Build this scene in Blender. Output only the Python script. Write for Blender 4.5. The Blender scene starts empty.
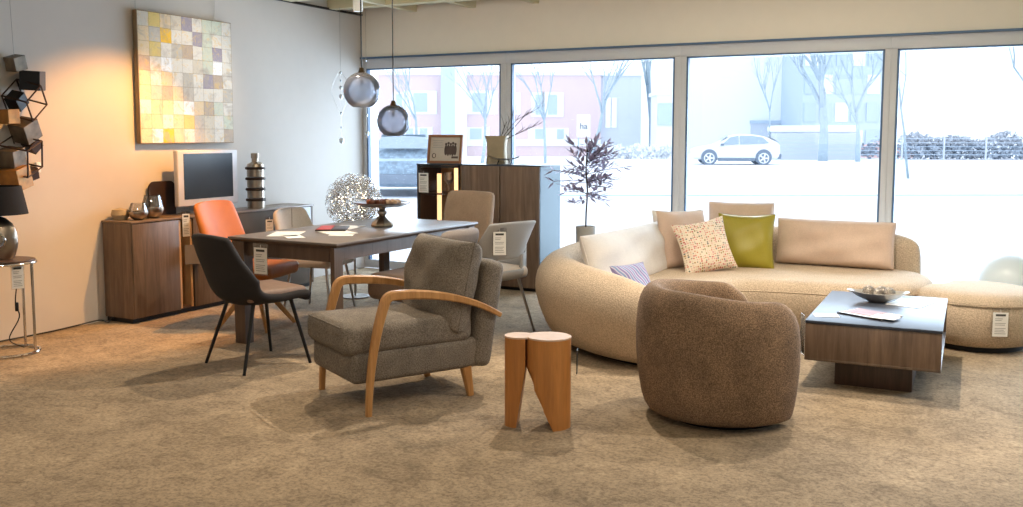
import bpy, bmesh, math, random
from mathutils import Vector, Matrix
C = bpy.context.scene.collection
PI = math.pi
random.seed(7)

# ------------------------------------------------------------------ colour / materials
def lin(r, g=None, b=None):
    if g is None: r, g, b = r
    o = []
    for v in (r, g, b):
        v = v / 255.0
        o.append(v / 12.92 if v <= 0.04045 else ((v + 0.055) / 1.055) ** 2.4)
    return (o[0], o[1], o[2], 1.0)

class NT:
    """small helper round a node tree"""
    def __init__(s, name):
        s.m = bpy.data.materials.new(name); s.m.use_nodes = True
        s.t = s.m.node_tree; s.t.nodes.clear()
        s.out = s.n('ShaderNodeOutputMaterial')
        s.b = s.n('ShaderNodeBsdfPrincipled')
        s.l(s.b.outputs[0], s.out.inputs[0])
    def n(s, k, **kw):
        x = s.t.nodes.new(k)
        for a, v in kw.items(): setattr(x, a, v)
        return x
    def l(s, a, b): s.t.links.new(a, b)
    def coords(s, scale=(1, 1, 1), rot=(0, 0, 0), kind='Object'):
        tc = s.n('ShaderNodeTexCoord'); mp = s.n('ShaderNodeMapping')
        mp.inputs['Scale'].default_value = scale; mp.inputs['Rotation'].default_value = rot
        s.l(tc.outputs[kind], mp.inputs[0]); return mp.outputs[0]
    def noise(s, co, scale, detail=3, rough=.55, dist=0):
        x = s.n('ShaderNodeTexNoise'); s.l(co, x.inputs['Vector'])
        x.inputs['Scale'].default_value = scale; x.inputs['Detail'].default_value = detail
        x.inputs['Roughness'].default_value = rough; x.inputs['Distortion'].default_value = dist
        return x.outputs['Fac']
    def ramp(s, fac, stops):
        r = s.n('ShaderNodeValToRGB'); s.l(fac, r.inputs[0])
        e = r.color_ramp.elements
        while len(e) < len(stops): e.new(0.5)
        for i, (p, c) in enumerate(stops): e[i].position = p; e[i].color = c
        return r.outputs[0]
    def mix(s, fac, a, b, mode='MIX'):
        x = s.n('ShaderNodeMix', data_type='RGBA', blend_type=mode)
        for sock, v in ((x.inputs[0], fac), (x.inputs[6], a), (x.inputs[7], b)):
            if hasattr(v, 'links') or hasattr(v, 'is_linked'): s.l(v, sock)
            else: sock.default_value = v
        return x.outputs[2]
    def bump(s, h, strength=.3, dist=.01):
        x = s.n('ShaderNodeBump'); s.l(h, x.inputs['Height'])
        x.inputs['Strength'].default_value = strength; x.inputs['Distance'].default_value = dist
        s.l(x.outputs[0], s.b.inputs['Normal'])
    def col(s, c):
        if hasattr(c, 'is_linked'): s.l(c, s.b.inputs['Base Color'])
        else: s.b.inputs['Base Color'].default_value = c
    def set(s, **kw):
        for k, v in kw.items(): s.b.inputs[k.replace('_', ' ')].default_value = v
        return s

def plain(name, c, rough=.5, metal=0.0, var=.06, **kw):
    t = NT(name); co = t.coords()
    n = t.noise(co, 9, 3)
    d = tuple(v * (1 - var * 2) for v in c[:3]) + (1,)
    t.col(t.ramp(n, [(.3, d), (.7, c)])); t.set(Roughness=rough, Metallic=metal)
    for k, v in kw.items(): t.b.inputs[k].default_value = v
    return t.m

def fabric(name, c, dark=.75, scale=160, bump=.35, blotch=.2, rough=.95, sheen=.0):
    t = NT(name); co = t.coords()
    fine = t.noise(co, scale, 2, .6); big = t.noise(co, 7, 4, .6)
    lo = tuple(v * dark for v in c[:3]) + (1,); hi = tuple(min(1, v * (2 - dark) ** .8) for v in c[:3]) + (1,)
    a = t.ramp(fine, [(.35, lo), (.65, hi)])
    b = t.ramp(big, [(.35, (1 - blotch,) * 3 + (1,)), (.65, (1 + 0,) * 3 + (1,))])
    t.col(t.mix(1.0, a, b, 'MULTIPLY')); t.set(Roughness=rough)
    if sheen: t.b.inputs['Sheen Weight'].default_value = sheen
    t.bump(fine, bump, .004)
    return t.m

def wood(name, c1, c2, axis='z', plank=.14, across='x', rough=.45, grain=1.0, plank_var=.25):
    """grain runs along `axis`; plank tone changes stepwise along `across`"""
    t = NT(name)
    sc = {'x': (1.2, 16, 16), 'y': (16, 1.2, 16), 'z': (16, 16, 1.2)}[axis]
    co = t.coords(sc)
    n1 = t.noise(co, 1.6 * grain, 5, .62, .6); n2 = t.noise(co, 7 * grain, 3, .7)
    a = t.ramp(n1, [(.3, c1), (.7, c2)])
    b = t.ramp(n2, [(.3, (.8, .8, .8, 1)), (.65, (1, 1, 1, 1))])
    out = t.mix(1.0, a, b, 'MULTIPLY')
    if plank:
        tc = t.n('ShaderNodeTexCoord'); sp = t.n('ShaderNodeSeparateXYZ'); t.l(tc.outputs['Object'], sp.inputs[0])
        dv = t.n('ShaderNodeMath', operation='DIVIDE'); t.l(sp.outputs[across.upper()], dv.inputs[0]); dv.inputs[1].default_value = plank
        fl = t.n('ShaderNodeMath', operation='FLOOR'); t.l(dv.outputs[0], fl.inputs[0])
        wn = t.n('ShaderNodeTexWhiteNoise', noise_dimensions='1D'); t.l(fl.outputs[0], wn.inputs['W'])
        r = t.ramp(wn.outputs['Value'], [(0, (1 - plank_var,) * 3 + (1,)), (1, (1, 1, 1, 1))])
        out = t.mix(1.0, out, r, 'MULTIPLY')
    t.col(out); t.set(Roughness=rough); t.bump(n2, .12, .003)
    return t.m

def glassy(name, tint=(1, 1, 1, 1), gloss=.07, rough=.0):
    t = NT(name); t.t.nodes.remove(t.b)
    tr = t.n('ShaderNodeBsdfTransparent'); tr.inputs[0].default_value = tint
    gl = t.n('ShaderNodeBsdfGlossy'); gl.inputs['Roughness'].default_value = rough
    fr = t.n('ShaderNodeLayerWeight'); fr.inputs[0].default_value = .25
    mu = t.n('ShaderNodeMath', operation='MULTIPLY_ADD'); t.l(fr.outputs['Fresnel'], mu.inputs[0]); mu.inputs[1].default_value = .8; mu.inputs[2].default_value = gloss
    mu.use_clamp = True
    mx = t.n('ShaderNodeMixShader'); t.l(mu.outputs[0], mx.inputs[0]); t.l(tr.outputs[0], mx.inputs[1]); t.l(gl.outputs[0], mx.inputs[2])
    t.l(mx.outputs[0], t.out.inputs[0]); return t.m

def emit(name, c, s):
    t = NT(name); t.b.inputs['Emission Color'].default_value = c; t.b.inputs['Emission Strength'].default_value = s
    t.col(c); return t.m

# ------------------------------------------------------------------ mesh helpers
def box(bm, x, y, z, sx, sy, sz, bev=0, seg=2, rot=None, piv=None):
    """box centred on x,y,z"""
    r = bmesh.ops.create_cube(bm, size=1.0); vs = r['verts']
    bmesh.ops.scale(bm, vec=(sx, sy, sz), verts=vs)
    if bev:
        es = list({e for v in vs for e in v.link_edges})
        rr = bmesh.ops.bevel(bm, geom=es, offset=bev, segments=seg, profile=.5, affect='EDGES', clamp_overlap=True)
        vs = list({v for f in rr['faces'] for v in f.verts} | {v for v in vs if v.is_valid})
    if rot is not None: bmesh.ops.rotate(bm, cent=(0, 0, 0), matrix=rot, verts=vs)
    bmesh.ops.translate(bm, vec=(x, y, z), verts=vs)
    return vs

def rings(bm, rs, cap0=True, cap1=True, closed=True, loop=False):
    """loft through lists of points"""
    vr = [[bm.verts.new(p) for p in r] for r in rs]
    n = len(rs[0]); m = len(rs)
    for i in range(m if loop else m - 1):
        a, b = vr[i], vr[(i + 1) % m]
        for j in range(n if closed else n - 1):
            k = (j + 1) % n
            try: bm.faces.new((a[j], a[k], b[k], b[j]))
            except ValueError: pass
    if closed and not loop:
        if cap0: bm.faces.new(list(reversed(vr[0])))
        if cap1: bm.faces.new(vr[-1])
    return vr

def tube(bm, pts, r, n=10, flat=1.0):
    pts = [Vector(p) for p in pts]; m = len(pts)
    rr = r if isinstance(r, (list, tuple)) else [r] * m
    prev = None; out = []
    for i, p in enumerate(pts):
        d = (pts[min(i + 1, m - 1)] - pts[max(i - 1, 0)]).normalized()
        if prev is None:
            u = d.orthogonal().normalized() if abs(d.z) > .95 else d.cross(Vector((0, 0, 1))).normalized()
        else:
            u = (prev - d * prev.dot(d)); u = u.normalized() if u.length > 1e-6 else d.orthogonal().normalized()
        prev = u; v = d.cross(u)
        out.append([p + (u * math.cos(a) + v * math.sin(a) * flat) * rr[i] for a in [2 * PI * k / n for k in range(n)]])
    rings(bm, out)

def lathe(bm, prof, n=32, c=(0, 0, 0), sx=1, sy=1):
    rs = [[(c[0] + r * sx * math.cos(2 * PI * k / n), c[1] + r * sy * math.sin(2 * PI * k / n), c[2] + z) for k in range(n)] for r, z in prof]
    rings(bm, rs, cap0=prof[0][0] > 1e-5, cap1=prof[-1][0] > 1e-5)
    bmesh.ops.remove_doubles(bm, verts=bm.verts, dist=1e-6)

def bez(p0, p1, p2, p3, n=10):
    p0, p1, p2, p3 = map(Vector, (p0, p1, p2, p3)); o = []
    for i in range(n + 1):
        t = i / n; o.append(p0 * (1 - t) ** 3 + p1 * 3 * t * (1 - t) ** 2 + p2 * 3 * t * t * (1 - t) + p3 * t ** 3)
    return o

def catmull(pts, k=6):
    P = [Vector(p) for p in pts]; o = []
    for i in range(len(P) - 1):
        a = P[max(i - 1, 0)]; b = P[i]; c = P[i + 1]; d = P[min(i + 2, len(P) - 1)]
        for j in range(k):
            t = j / k
            o.append(.5 * ((2 * b) + (c - a) * t + (2 * a - 5 * b + 4 * c - d) * t * t + (3 * b - a - 3 * c + d) * t ** 3))
    o.append(P[-1]); return o

def flatbar(bm, pts, w, t, side=Vector((1, 0, 0)), taper=None):
    """rectangular bar through pts: w across `side`, t in the bend plane"""
    pts = [Vector(p) for p in pts]; m = len(pts); out = []
    for i, p in enumerate(pts):
        d = (pts[min(i + 1, m - 1)] - pts[max(i - 1, 0)]).normalized()
        u = side.normalized(); v = d.cross(u).normalized()
        k = taper[i] if taper else 1
        a, b = w / 2 * (k if taper else 1), t / 2 * k
        c = min(a, b) * .35
        loop = [(-a + c, -b), (a - c, -b), (a, -b + c), (a, b - c), (a - c, b), (-a + c, b), (-a, b - c), (-a, -b + c)]
        out.append([p + u * x + v * y for x, y in loop])
    rings(bm, out)

def BM(): return bmesh.new()

def obj(name, bm, mat, parent=None, loc=(0, 0, 0), rot=(0, 0, 0), sharp=35, mods=()):
    me = bpy.data.meshes.new(name)
    bmesh.ops.recalc_face_normals(bm, faces=bm.faces)
    bm.to_mesh(me); bm.free()
    o = bpy.data.objects.new(name, me); C.objects.link(o)
    for m in (mat if isinstance(mat, (list, tuple)) else [mat]): me.materials.append(m)
    me.polygons.foreach_set('use_smooth', [True] * len(me.polygons))
    if sharp is not None: me.set_sharp_from_angle(angle=math.radians(sharp))
    o.location = loc; o.rotation_euler = rot
    if parent is not None: o.parent = parent
    for k, a in mods:
        md = o.modifiers.new(k.lower(), k)
        for x, v in a.items(): setattr(md, x, v)
    return o

def tag(o, label, cat, group=None, kind=None):
    o['label'] = label; o['category'] = cat
    if group: o['group'] = group
    if kind: o['kind'] = kind
    return o

def thing(name, label, cat, loc=(0, 0, 0), rz=0, group=None):
    o = bpy.data.objects.new(name, None); C.objects.link(o); o.empty_display_size = .1
    o.location = loc; o.rotation_euler = (0, 0, rz)
    return tag(o, label, cat, group)

def struct(name, bm, mat, parent=None, **kw):
    o = obj(name, bm, mat, parent, **kw)
    if parent is None: o['kind'] = 'structure'
    return o

def setroot(name, loc=(0, 0, 0)):
    o = bpy.data.objects.new(name, None); C.objects.link(o); o.location = loc; o['kind'] = 'structure'; return o

def B(*a, **k):
    bm = BM(); box(bm, *a, **k); return bm

def smooth(a, b, t):
    t = max(0, min(1, (t - a) / (b - a))); return t * t * (3 - 2 * t)

SUB1 = ('SUBSURF', dict(levels=1, render_levels=1))
SUB2 = ('SUBSURF', dict(levels=2, render_levels=2))

# ------------------------------------------------------------------ camera (standing eye height, slightly tilted down)
f, cx, cy, pitch, yaw, H, roll = 948., 511.5, 225., .0942, -.477, 1.45, .0015
F = Vector((math.sin(yaw) * math.cos(pitch), math.cos(yaw) * math.cos(pitch), -math.sin(pitch)))
R0 = Vector((math.cos(yaw), -math.sin(yaw), 0)); U0 = R0.cross(F)
R = R0 * math.cos(roll) + U0 * math.sin(roll); U = -R0 * math.sin(roll) + U0 * math.cos(roll)
cam = bpy.data.cameras.new('camera'); co = bpy.data.objects.new('camera', cam); C.objects.link(co)
co.matrix_world = Matrix(((R.x, U.x, -F.x, 0), (R.y, U.y, -F.y, 0), (R.z, U.z, -F.z, H), (0, 0, 0, 1)))
cam.sensor_width = 36; cam.lens = f / 1023 * 36; cam.shift_y = (cy - 253.5) / 1023; cam.clip_end = 400; cam.clip_start = .05
bpy.context.scene.camera = co

# ------------------------------------------------------------------ materials
M = {}
def carpet():
    t = NT('carpet'); co_ = t.coords()
    a = t.noise(co_, 1.6, 6, .7, .4); b = t.noise(co_, 9, 5, .75, .8); c = t.noise(co_, 48, 4, .75)
    ca = t.ramp(a, [(.3, lin(146, 128, 104)), (.7, lin(196, 174, 144))])
    cb = t.ramp(b, [(.36, (.66, .65, .64, 1)), (.5, (.9, .9, .9, 1)), (.62, (1, 1, 1, 1))])
    cc = t.ramp(c, [(.36, (.58, .57, .56, 1)), (.58, (1, 1, 1, 1))])
    t.col(t.mix(1, t.mix(1, ca, cb, 'MULTIPLY'), cc, 'MULTIPLY')); t.set(Roughness=1.0)
    t.bump(c, .6, .008); return t.m
M['carpet'] = carpet()
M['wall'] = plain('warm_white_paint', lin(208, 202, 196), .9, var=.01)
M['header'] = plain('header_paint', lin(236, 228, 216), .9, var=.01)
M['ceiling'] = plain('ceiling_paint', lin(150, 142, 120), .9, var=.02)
M['beam'] = plain('cream_beam', lin(215, 205, 172), .8, var=.03)
M['frame'] = plain('window_frame_aluminium', lin(198, 200, 206), .5, .0, var=.01)
M['seal'] = plain('blue_grey_seal', lin(70, 100, 135), .5, var=.02)
M['pane'] = glassy('window_glass', (.97, .985, 1, 1), .015)
M['walnut'] = wood('walnut_front', lin(102, 82, 68), lin(142, 118, 100), 'z', .105, 'x', .4)
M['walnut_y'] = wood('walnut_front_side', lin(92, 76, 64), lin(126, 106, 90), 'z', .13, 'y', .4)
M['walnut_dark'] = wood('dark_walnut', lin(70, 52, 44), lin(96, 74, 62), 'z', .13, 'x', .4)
M['walnut_top'] = wood('walnut_top', lin(120, 100, 86), lin(150, 130, 112), 'y', .16, 'x', .35)
M['oak'] = wood('oiled_oak', lin(172, 122, 70), lin(202, 152, 96), 'z', 0, 'x', .4)
M['oak_stool'] = wood('orange_oak', lin(178, 116, 56), lin(204, 140, 76), 'z', 0, 'x', .5, .5)
M['endgrain'] = plain('pale_end_grain', lin(214, 184, 160), .6, var=.08)
M['black'] = plain('black_metal', lin(26, 25, 26), .4, .3)
M['plinth'] = plain('black_plinth', lin(22, 20, 20), .6)
M['chrome'] = plain('polished_chrome', lin(215, 210, 205), .12, 1.0)
M['silver'] = plain('antique_silver', lin(180, 166, 150), .3, 1.0, var=.15)
M['steel'] = plain('brushed_steel', lin(170, 165, 160), .3, 1.0)
M['sofa'] = fabric('cream_boucle', lin(194, 174, 150), .76, 120, 1.0, .08)
M['cushion'] = fabric('cream_velvet', lin(222, 204, 182), .9, 220, .15, .08)
M['cushion_tan'] = fabric('tan_weave', lin(206, 182, 164), .9, 220, .15, .08)
M['white_cloth'] = fabric('off_white_plush', lin(226, 220, 214), .92, 220, .15, .06)
M['barrel'] = fabric('brown_chenille', lin(148, 122, 98), .46, 170, 1.0, .3)
M['grey_fab'] = fabric('grey_brown_weave', lin(126, 117, 106), .6, 150, .8, .25)
M['taupe'] = fabric('taupe_suede', lin(176, 152, 130), .9, 120, .15, .12)
M['brown_block'] = fabric('brown_felt', lin(124, 104, 90), .9, 120, .15, .1)
M['grey_taupe'] = fabric('grey_taupe_felt', lin(138, 128, 122), .93, 120, .15, .08)
M['cream_chair'] = fabric('cream_suede', lin(222, 208, 194), .93, 120, .12, .06)
M['grey_shell'] = fabric('pale_grey_shell', lin(178, 176, 174), .95, 160, .1, .04)
M['dark_fab'] = fabric('anthracite_velvet', lin(38, 34, 34), .85, 180, .2, .2)
M['brown_seat'] = fabric('brown_leather', lin(128, 104, 90), .9, 40, .1, .15, .6)
M['green'] = fabric('olive_green_satin', lin(150, 138, 36), .93, 240, .1, .05, .45)
def leather():
    t = NT('cognac_leather'); co_ = t.coords(); n = t.noise(co_, 60, 3); b = t.noise(co_, 3, 3)
    t.col(t.ramp(b, [(.3, lin(150, 84, 30)), (.7, lin(178, 104, 42))])); t.set(Roughness=.5); t.b.inputs['Specular IOR Level'].default_value = .2; t.bump(n, .1, .002); return t.m
M['leather'] = leather()
def dots():
    t = NT('multicolour_dot_print'); co_ = t.coords((1, .02, 1))
    v = t.n('ShaderNodeTexVoronoi'); v.inputs['Scale'].default_value = 58; v.inputs['Randomness'].default_value = .35; t.l(co_, v.inputs['Vector'])
    sp = t.n('ShaderNodeSeparateColor'); t.l(v.outputs['Color'], sp.inputs[0])
    c = t.ramp(sp.outputs[0], [(0, lin(176, 62, 64)), (.25, lin(214, 140, 120)), (.45, lin(150, 128, 60)), (.6, lin(70, 84, 92)), (.75, lin(226, 196, 170)), (1, lin(190, 90, 110))])
    k = t.n('ShaderNodeMath', operation='LESS_THAN'); t.l(v.outputs['Distance'], k.inputs[0]); k.inputs[1].default_value = .38
    t.col(t.mix(k.outputs[0], lin(226, 212, 192), c)); t.set(Roughness=.95); return t.m
M['dots'] = dots()
def stripes():
    t = NT('mauve_stripe_print'); co_ = t.coords((1, 1, 1), (0, .5, .3)); w = t.n('ShaderNodeTexWave'); w.inputs['Scale'].default_value = 7; w.inputs['Distortion'].default_value = 3; t.l(co_, w.inputs['Vector'])
    t.col(t.ramp(w.outputs['Fac'], [(.1, lin(128, 118, 160)), (.5, lin(206, 200, 212)), (.9, lin(120, 140, 176))])); t.set(Roughness=.9); return t.m
M['stripes'] = stripes()
M['table_top'] = plain('grey_ceramic', lin(120, 110, 104), .36, var=.08, **{'Specular IOR Level': .35})
M['ct_top'] = plain('slate_glass_top', lin(66, 71, 82), .38, var=.05, **{'Specular IOR Level': .14})
M['dark_frame'] = wood('dark_oak_frame', lin(84, 66, 54), lin(104, 84, 70), 'z', 0, 'x', .45)
M['paper'] = plain('white_paper', lin(238, 236, 232), .7, var=.01)
M['ink'] = plain('printed_ink', lin(70, 68, 66), .7)
M['ink_pale'] = plain('grey_print', lin(160, 158, 156), .7)
M['bowl_metal'] = plain('bright_hammered_metal', lin(226, 220, 214), .28, .75, var=.08)
M['door_glass'] = glassy('cabinet_glass', (.97, .97, .97, 1), .01, .0)
M['plate'] = plain('dark_silver_plate', lin(130, 118, 112), .35, .9)
M['plastic'] = glassy('clear_sleeve', (.95, .95, .95, 1), .05, .1)
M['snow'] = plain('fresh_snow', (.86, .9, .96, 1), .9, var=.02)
M['screen'] = plain('switched_off_screen', lin(34, 44, 58), .2)
M['tv_case'] = plain('silver_plastic', lin(205, 205, 212), .4, .0)
M['smoke_glass'] = glassy('smoked_blue_glass', (.62, .68, .78, 1), .12, .05)
M['clear_glass'] = glassy('clear_glass', (.95, .95, .95, 1), .1, .0)
M['shade'] = fabric('black_shade', lin(14, 14, 20), .9, 200, .1)
M['grey_glass'] = plain('anthracite_glass_front', lin(92, 84, 78), .25)
M['lit_wood'] = wood('walnut_lit_tone', lin(176, 136, 94), lin(204, 166, 120), 'z', 0, 'x', .5)  # brighter wood tone: light inside the compartments is put into the colour
M['gold_box'] = plain('gilded_surface', lin(178, 124, 60), .45, .5, var=.3)
M['antique_box'] = plain('pewter_relief', lin(130, 116, 98), .5, .5, var=.35)
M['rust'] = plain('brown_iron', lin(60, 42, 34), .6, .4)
M['ceramic'] = plain('sand_ceramic', lin(176, 160, 132), .7, var=.1)
M['twig'] = plain('dark_twig', lin(60, 50, 48), .8)
M['leaf'] = plain('plum_green_leaf', lin(168, 156, 180), .6, var=.25)
M['pot'] = plain('grey_pot', lin(150, 148, 144), .8, var=.1)
M['concrete'] = plain('concrete_planter', lin(170, 166, 160), .9, var=.1)
# ------------------------------------------------------------------ the setting
WX, WY, CH, HD = -6.2, 8.46, 2.73, 2.27     # left wall x, window wall y, lattice height, header bottom
RX, BY = 5.2, -4.5
struct('floor', B((WX + RX) / 2, (BY + WY) / 2, -.05, RX - WX, WY - BY, .1), M['carpet'])
struct('wall_left', B(WX - .1, (BY + WY + .3) / 2, 1.5, .2, WY + .3 - BY, 3.0), M['wall'])
struct('wall_right', B(RX + .1, (BY + WY + .3) / 2, 1.5, .2, WY + .3 - BY, 3.0), M['wall'])
struct('wall_rear', B((WX + RX) / 2, BY - .1, 1.5, RX - WX + .4, .2, 3.0), M['wall'])
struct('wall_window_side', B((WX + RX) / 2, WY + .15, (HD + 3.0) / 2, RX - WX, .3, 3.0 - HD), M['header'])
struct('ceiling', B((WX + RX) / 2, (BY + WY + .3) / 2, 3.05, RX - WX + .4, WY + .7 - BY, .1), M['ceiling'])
x = -5.52
k = 0
xs = []
while x < RX: xs.append(x); x += .705
ys = []
y = 7.95
while y > BY: ys.append(y); y -= .705
for x in xs:
    bm = BM()
    rings(bm, [[(x - .035, yy, CH), (x + .035, yy, CH), (x + .06, yy, 3.0), (x - .06, yy, 3.0)] for yy in (BY, WY)])
    struct('ceiling_beam', bm, M['beam'])
for y in ys:
    bm = BM()
    rings(bm, [[(xx, y - .06, CH + .002), (xx, y + .06, CH + .002), (xx, y + .08, 3.0), (xx, y - .08, 3.0)] for xx in (WX, RX)])
    struct('ceiling_beam', bm, M['beam'])
struct('trim_1', B(WX + .012, (BY + WY) / 2, CH + .005, .024, WY - BY, .02), M['black'])
struct('trim_2', B((WX + RX) / 2, WY - .012, HD + .006, RX - WX, .03, .018), M['seal'])

# windows: frame + pane each, the glass wall runs over the whole side
cols = [(-6.15, -4.504), (-4.39, -2.70), (-2.59, -.903), (-.805, .89), (1.0, 2.69), (2.8, 4.49), (4.6, 5.15)]
FY = WY + .06
for i, (a, b) in enumerate(cols):
    w = setroot('window_%d' % (i + 1), ((a + b) / 2, FY, 0)); hw = (b - a) / 2
    L = (cols[i - 1][1] + a) / 2 - (a + b) / 2 if i else WX - (a + b) / 2
    Rr = (cols[i + 1][0] + b) / 2 - (a + b) / 2 if i < len(cols) - 1 else RX - (a + b) / 2
    bm = BM()
    box(bm, (L + Rr) / 2, 0, (2.165 + HD) / 2, Rr - L, .10, HD - 2.165, .004)
    box(bm, (L + Rr) / 2, 0, .045, Rr - L, .10, .09, .004)
    box(bm, (L - hw) / 2, 0, 1.13, -hw - L - .001, .10, 2.09, .003)
    box(bm, (Rr + hw) / 2, 0, 1.13, Rr - hw - .001, .10, 2.09, .003)
    obj('window_frame', bm, M['frame'], w)
    bm = BM()
    for sx in (-1, 1): box(bm, sx * (hw - .008), -.02, 1.13, .016, .05, 2.08)
    box(bm, 0, -.02, 2.158, 2 * hw, .05, .014)
    obj('seal', bm, M['seal'], w)
    obj('pane', B(0, .01, 1.13, 2 * hw, .008, 2.08), M['pane'], w)

# left wall switch + cable along the wall foot
tag(obj('wall_sensor', B(WX + .012, 4.52, 1.215, .024, .035, .075, .004), M['paper']), 'small white plastic wall sensor beside the hanging cube sculpture', 'sensor')
pts = catmull([(-6.17, 4.10, .012), (-6.15, 4.5, .012), (-6.17, 4.75, .012), (-6.12, 4.93, .03), (-6.08, 4.98, .012), (-6.1, 5.04, .03), (-6.14, 5.1, .012)], 5)
bm = BM(); tube(bm, pts, .006, 6); tag(obj('floor_cable', bm, M['black']), 'thin dark cable lying along the foot of the yellow-lit wall', 'cable')

# ------------------------------------------------------------------ outside
struct('ground', B(-15, 79, -.12, 260, 141, .1), M['snow'])
M['brick'] = plain('hazed_red_brick', (.76, .62, .64, 1), .9, var=.05)  # outdoor tones kept pale and bluish: haze is put into the colours
M['bgrey'] = plain('hazed_grey_facade', (.60, .66, .74, 1), .9, var=.03)
M['bwhite'] = plain('hazed_white_facade', (.86, .90, .94, 1), .9, var=.02)
M['bblue'] = plain('hazed_blue_facade', (.56, .68, .80, 1), .6, var=.06)
M['bwin'] = plain('hazed_window', (.50, .62, .74, 1), .5, var=.05)
M['bark'] = plain('hazed_bark', (.36, .47, .54, 1), .9, var=.12)
M['bark_blue'] = plain('hazed_pale_bark', (.46, .58, .67, 1), .9, var=.12)
M['hedge'] = plain('hazed_hedge_leaf', (.52, .60, .70, 1), .9, var=.25)
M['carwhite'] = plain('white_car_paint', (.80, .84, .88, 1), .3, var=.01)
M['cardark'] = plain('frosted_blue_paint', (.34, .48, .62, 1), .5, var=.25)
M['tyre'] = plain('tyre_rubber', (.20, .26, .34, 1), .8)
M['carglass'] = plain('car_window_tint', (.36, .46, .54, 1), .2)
M['signred'] = plain('sign_red', lin(226, 120, 120), .7)
ANG = yaw                                   # facades face the shop roughly square to the view
def vpt(px_, D, z=0):                       # point at image column px_ and depth D from the camera
    a = (px_ - cx) / f
    return (math.sin(yaw) * D + math.cos(yaw) * a * D, math.cos(yaw) * D - math.sin(yaw) * a * D, z)
def zat(py_, D): return H - (py_ - 135.4) / f * D
def facade(name, label, cat, x0, x1, D, top, mat, depth=8):
    c = vpt((x0 + x1) / 2, D); t = thing(name, label, cat, (c[0], c[1], -.07), -yaw)
    w = (x1 - x0) / f * D
    obj('facade', B(0, depth / 2, top / 2, w, depth, top), mat, t)
    obj('roof_edge', B(0, depth / 2, top + .12, w + .3, depth + .3, .24), M['snow'], t)
    return t, w
# frames' local x runs along the facade; helper to add a window at image-bearing px_
D = 70.
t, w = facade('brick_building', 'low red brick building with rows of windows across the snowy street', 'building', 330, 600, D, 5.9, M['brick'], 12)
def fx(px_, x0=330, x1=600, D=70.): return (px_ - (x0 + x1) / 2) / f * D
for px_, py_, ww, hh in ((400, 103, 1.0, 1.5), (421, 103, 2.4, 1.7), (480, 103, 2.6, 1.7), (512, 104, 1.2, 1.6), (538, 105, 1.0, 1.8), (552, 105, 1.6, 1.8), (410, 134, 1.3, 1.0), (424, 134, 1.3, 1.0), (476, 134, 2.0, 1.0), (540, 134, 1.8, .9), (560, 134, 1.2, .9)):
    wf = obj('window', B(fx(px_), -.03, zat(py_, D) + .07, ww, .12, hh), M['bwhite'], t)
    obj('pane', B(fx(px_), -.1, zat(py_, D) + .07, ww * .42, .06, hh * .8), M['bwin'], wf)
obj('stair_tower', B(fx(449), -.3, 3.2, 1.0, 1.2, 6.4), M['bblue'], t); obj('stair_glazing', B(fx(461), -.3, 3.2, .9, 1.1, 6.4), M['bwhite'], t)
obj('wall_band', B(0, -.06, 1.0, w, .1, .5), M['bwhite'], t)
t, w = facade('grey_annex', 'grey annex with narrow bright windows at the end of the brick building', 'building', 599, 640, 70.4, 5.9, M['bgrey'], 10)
for k_, px_ in enumerate((608, 614)): obj('window', B((px_ - 620.5) / f * 69, -.04, 3.2, .38, .12, 2.2), M['bwhite'], t)
# sign
c = vpt(583, 67.5); t = thing('street_sign', 'white rectangular sign with a small dark ha logo before the brick wall', 'sign', (c[0], c[1], -.07), -yaw)
obj('sign_board', B(0, 0, 2.2, .95, .12, 1.6, .02), M['paper'], t)
bm = BM()
for sx in (-.35, .35): box(bm, sx, .05, .75, .08, .08, 1.5)
obj('post', bm, M['bwin'], t)
cu = bpy.data.curves.new('lettering', 'FONT'); cu.body = 'ha'; cu.size = .62; cu.align_x = 'CENTER'; cu.extrude = .01
lo = bpy.data.objects.new('lettering', cu); C.objects.link(lo); bpy.context.view_layer.update(); lm = bpy.data.meshes.new_from_object(lo); bpy.data.objects.remove(lo); lo = bpy.data.objects.new('lettering', lm); C.objects.link(lo); lo.parent = t; lo.location = (0, -.08, 1.98); lo.rotation_euler = (PI / 2, 0, 0); lm.materials.append(M['tyre'])
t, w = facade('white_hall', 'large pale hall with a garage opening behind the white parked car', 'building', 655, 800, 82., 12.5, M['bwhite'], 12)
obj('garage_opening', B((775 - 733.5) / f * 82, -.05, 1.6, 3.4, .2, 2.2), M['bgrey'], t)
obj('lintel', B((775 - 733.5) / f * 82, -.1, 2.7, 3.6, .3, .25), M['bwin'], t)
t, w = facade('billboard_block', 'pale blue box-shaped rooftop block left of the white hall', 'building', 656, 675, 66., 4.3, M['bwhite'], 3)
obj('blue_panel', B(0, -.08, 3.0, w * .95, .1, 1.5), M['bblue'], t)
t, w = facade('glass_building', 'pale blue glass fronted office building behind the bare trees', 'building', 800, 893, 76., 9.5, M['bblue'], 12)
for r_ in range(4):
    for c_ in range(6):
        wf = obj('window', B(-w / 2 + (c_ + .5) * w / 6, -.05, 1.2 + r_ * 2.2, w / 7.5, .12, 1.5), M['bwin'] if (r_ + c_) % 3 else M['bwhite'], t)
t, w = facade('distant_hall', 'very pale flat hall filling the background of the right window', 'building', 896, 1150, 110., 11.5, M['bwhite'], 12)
# red earth mound
bm = BM(); lathe(bm, [(0, .0), (2.6, .0), (2.2, .35), (1.3, .85), (.4, 1.15), (0, 1.18)], 20, sy=.6)
c = vpt(880, 67.5); tag(obj('earth_mound', bm, plain('hazed_red_earth', (.74, .50, .48, 1), .95), loc=(c[0], c[1], -.08)), 'low reddish mound behind the wire fence', 'mound')
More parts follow.
